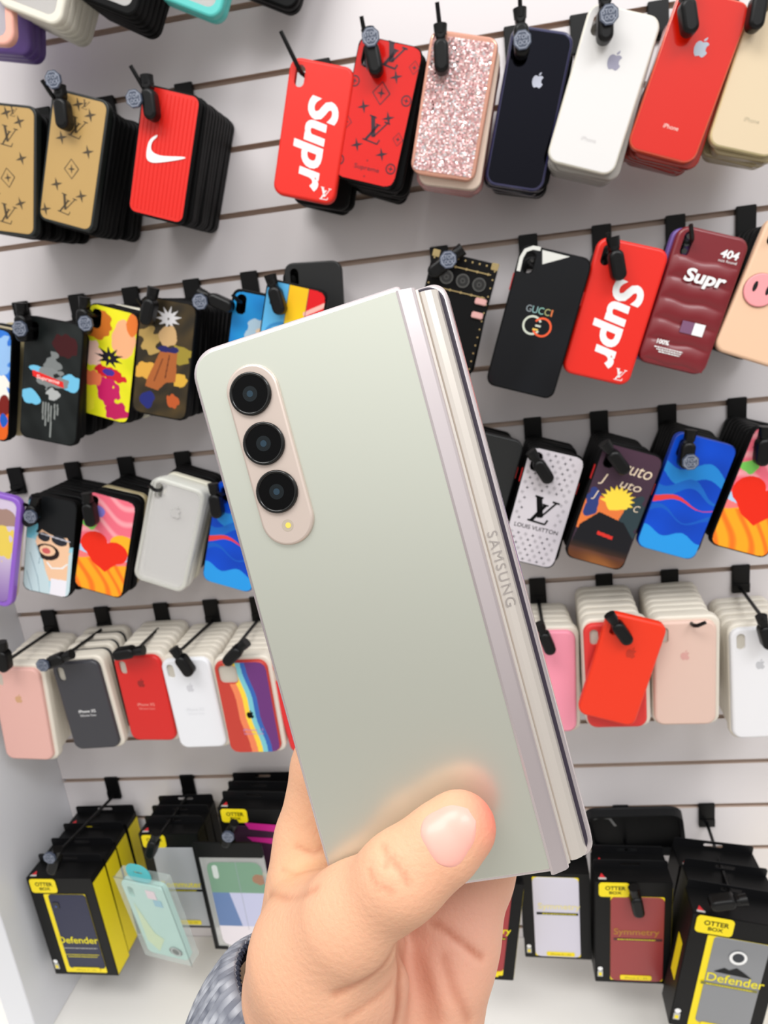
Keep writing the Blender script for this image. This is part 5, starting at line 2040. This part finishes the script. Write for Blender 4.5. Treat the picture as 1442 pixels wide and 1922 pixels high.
bm.to_mesh(me)
bm.free()
person = bpy.data.objects.new('person', None)
COL.objects.link(person)
person.matrix_world = PM
tag(person, 'left hand in a grey knitted sleeve holding the folding phone from below', 'person')
hand = bpy.data.objects.new('hand', me)
COL.objects.link(hand)
hand.parent = person

# thumb nail: follows the skin, slightly raised
nu, nv = 22, 26
ax_u = np.array([.905, .425, .0])       # along the thumb
ax_u /= np.linalg.norm(ax_u)
ax_w = np.array([.02, .0, 1.0])
ax_v = np.cross(ax_w, ax_u)
ax_v /= np.linalg.norm(ax_v)
ax_w = np.cross(ax_u, ax_v)
NC = np.array([6.6, -58.6, 10.0])
cen = np.array([10.6, -58.2, 9.0])
nv_, nf_ = [], []
NL, NWd = 6.3, .80
pts0 = []
for i in range(nu):
    for j in range(nv):
        # superellipse-shaped nail plate in (u, angle)
        a_ = -1 + 2 * i / (nu - 1)
        b_ = -1 + 2 * j / (nv - 1)
        wdt = 1.0 * (1 - abs(a_) ** 3.5 * .55)
        u_ = a_ * NL
        an = b_ * NWd * wdt * .98 + .26
        dr = ax_w * math.cos(an) + ax_v * math.sin(an)
        pts0.append((cen + ax_u * u_, dr))
O_ = np.array([p[0] for p in pts0])
Dn = np.array([p[1] for p in pts0])
t = np.full(len(O_), 16.0)
for _ in range(40):
    t = t - hand_sdf(O_ + Dn * t[:, None])
off = np.array([.28 - .36 * (max(abs(-1 + 2 * i / (nu - 1)), abs(-1 + 2 * j / (nv - 1))) ** 8) for i in range(nu) for j in range(nv)])
N_ = O_ + Dn * (t + off)[:, None]
N_ = np.stack([N_[:, 0], -N_[:, 2], N_[:, 1]], 1) * .001
nm = bpy.data.meshes.new('thumb_nail')
nm.from_pydata(N_.tolist(), [], [(i * nv + j, i * nv + j + 1, (i + 1) * nv + j + 1, (i + 1) * nv + j) for i in range(nu - 1) for j in range(nv - 1)])
nc = np.tile(np.array([236., 168., 154.]), (nu * nv, 1))
for i in range(nu):
    for j in range(nv):
        a_ = -1 + 2 * i / (nu - 1)
        if a_ < -.60 and abs(b_) < .8:
            nc[i * nv + j] = (246, 216, 206)
s_ = nc / 255
l = ((s_ + .055) / 1.055) ** 2.4
ca = nm.color_attributes.new('Col', 'FLOAT_COLOR', 'POINT')
ca.data.foreach_set('color', np.concatenate([l, np.ones((len(l), 1))], 1).astype(np.float32).ravel())
nm.materials.append(vcol_mat('nail', rough=.38, coat=.12, sss=.1))
nm.polygons.foreach_set('use_smooth', [True] * len(nm.polygons))
nail = bpy.data.objects.new('thumb_nail', nm)
COL.objects.link(nail)
nail.parent = person

# sleeve: ribbed cuff around the wrist, going down and left
AX = np.array([-.56, -.80, .12])
AX /= np.linalg.norm(AX)
C0 = np.array([-60., -129., -31.])
e1 = np.array([-.82, .56, 0.])
e1 -= AX * (e1 @ AX)
e1 /= np.linalg.norm(e1)
e2 = np.cross(AX, e1)
na, nl = 900, 60
sv, sf, scol = [], [], []
rs = np.random.RandomState(11)
yn = rs.rand(nl, na)
yn = (yn + np.roll(yn, 1, 1) + np.roll(yn, 2, 1) + np.roll(yn, 3, 1)) / 4
yn = np.clip((yn - .5) * 2.2 + .5, 0, 1)
for i in range(nl):
    s = i / (nl - 1) * 120 - 2
    grow = 1 + .0032 * max(0, s) + .05 * math.sin(s * .11)
    for k in range(na):
        a_ = 2 * math.pi * k / na
        rib = (.5 + .5 * math.sin(a_ * 74)) if s < 46 else .6
        wob = .8 * math.sin(3 * a_ + s * .06)
        r1, r2 = 31.5 * grow + rib * 1.6 + wob, 29 * grow + rib * 1.6 + wob
        roll = -2.5 * math.exp(-((s + 2) / 2.2) ** 2)
        p = C0 + AX * s + e1 * math.cos(a_) * (r1 + roll) + e2 * math.sin(a_) * (r2 + roll)
        sv.append((p[0] * .001, -p[2] * .001, p[1] * .001))
        m_ = .7 * yn[i, k]
        if s < 46:
            m_ = .25 * m_ + .75 * min(1, max(0, (rib - .35) * 3)) * (.55 + .45 * yn[i, k])
        m_ = min(1, m_ * .9)
        c_ = np.array([40, 44, 58]) * (1 - m_) + np.array([198, 200, 206]) * m_
        scol.append(c_)
for i in range(nl - 1):
    for k in range(na):
        sf.append((i * na + k, i * na + (k + 1) % na, (i + 1) * na + (k + 1) % na, (i + 1) * na + k))
sm = bpy.data.meshes.new('sleeve')
sm.from_pydata(sv, [], sf)
s_ = np.array(scol) / 255
l = ((s_ + .055) / 1.055) ** 2.4
ca = sm.color_attributes.new('Col', 'FLOAT_COLOR', 'POINT')
ca.data.foreach_set('color', np.concatenate([l, np.ones((len(l), 1))], 1).astype(np.float32).ravel())
sm.materials.append(vcol_mat('knit_wool', rough=.9, spec=.1))
sm.polygons.foreach_set('use_smooth', [True] * len(sm.polygons))
sleeve = bpy.data.objects.new('sleeve', sm)
COL.objects.link(sleeve)
sleeve.parent = person
mod = sleeve.modifiers.new('thick', 'SOLIDIFY')
mod.thickness = .0022
mod.offset = 1
lv, lf = [], []
for i in range(12):
    s = i * 8 + 1.5
    for k in range(60):
        a_ = 2 * math.pi * k / 60
        p = C0 + AX * s + e1 * math.cos(a_) * (28.3 + .08 * s) + e2 * math.sin(a_) * (26.8 + .08 * s)
        lv.append((p[0] * .001, -p[2] * .001, p[1] * .001))
for i in range(11):
    for k in range(60):
        lf.append((i * 60 + k, i * 60 + (k + 1) % 60, (i + 1) * 60 + (k + 1) % 60, (i + 1) * 60 + k))
q = MB()
q.add(lv, lf, mat('cream_lining', (232, 226, 206), .8), True)
q.build('sleeve_lining', person)
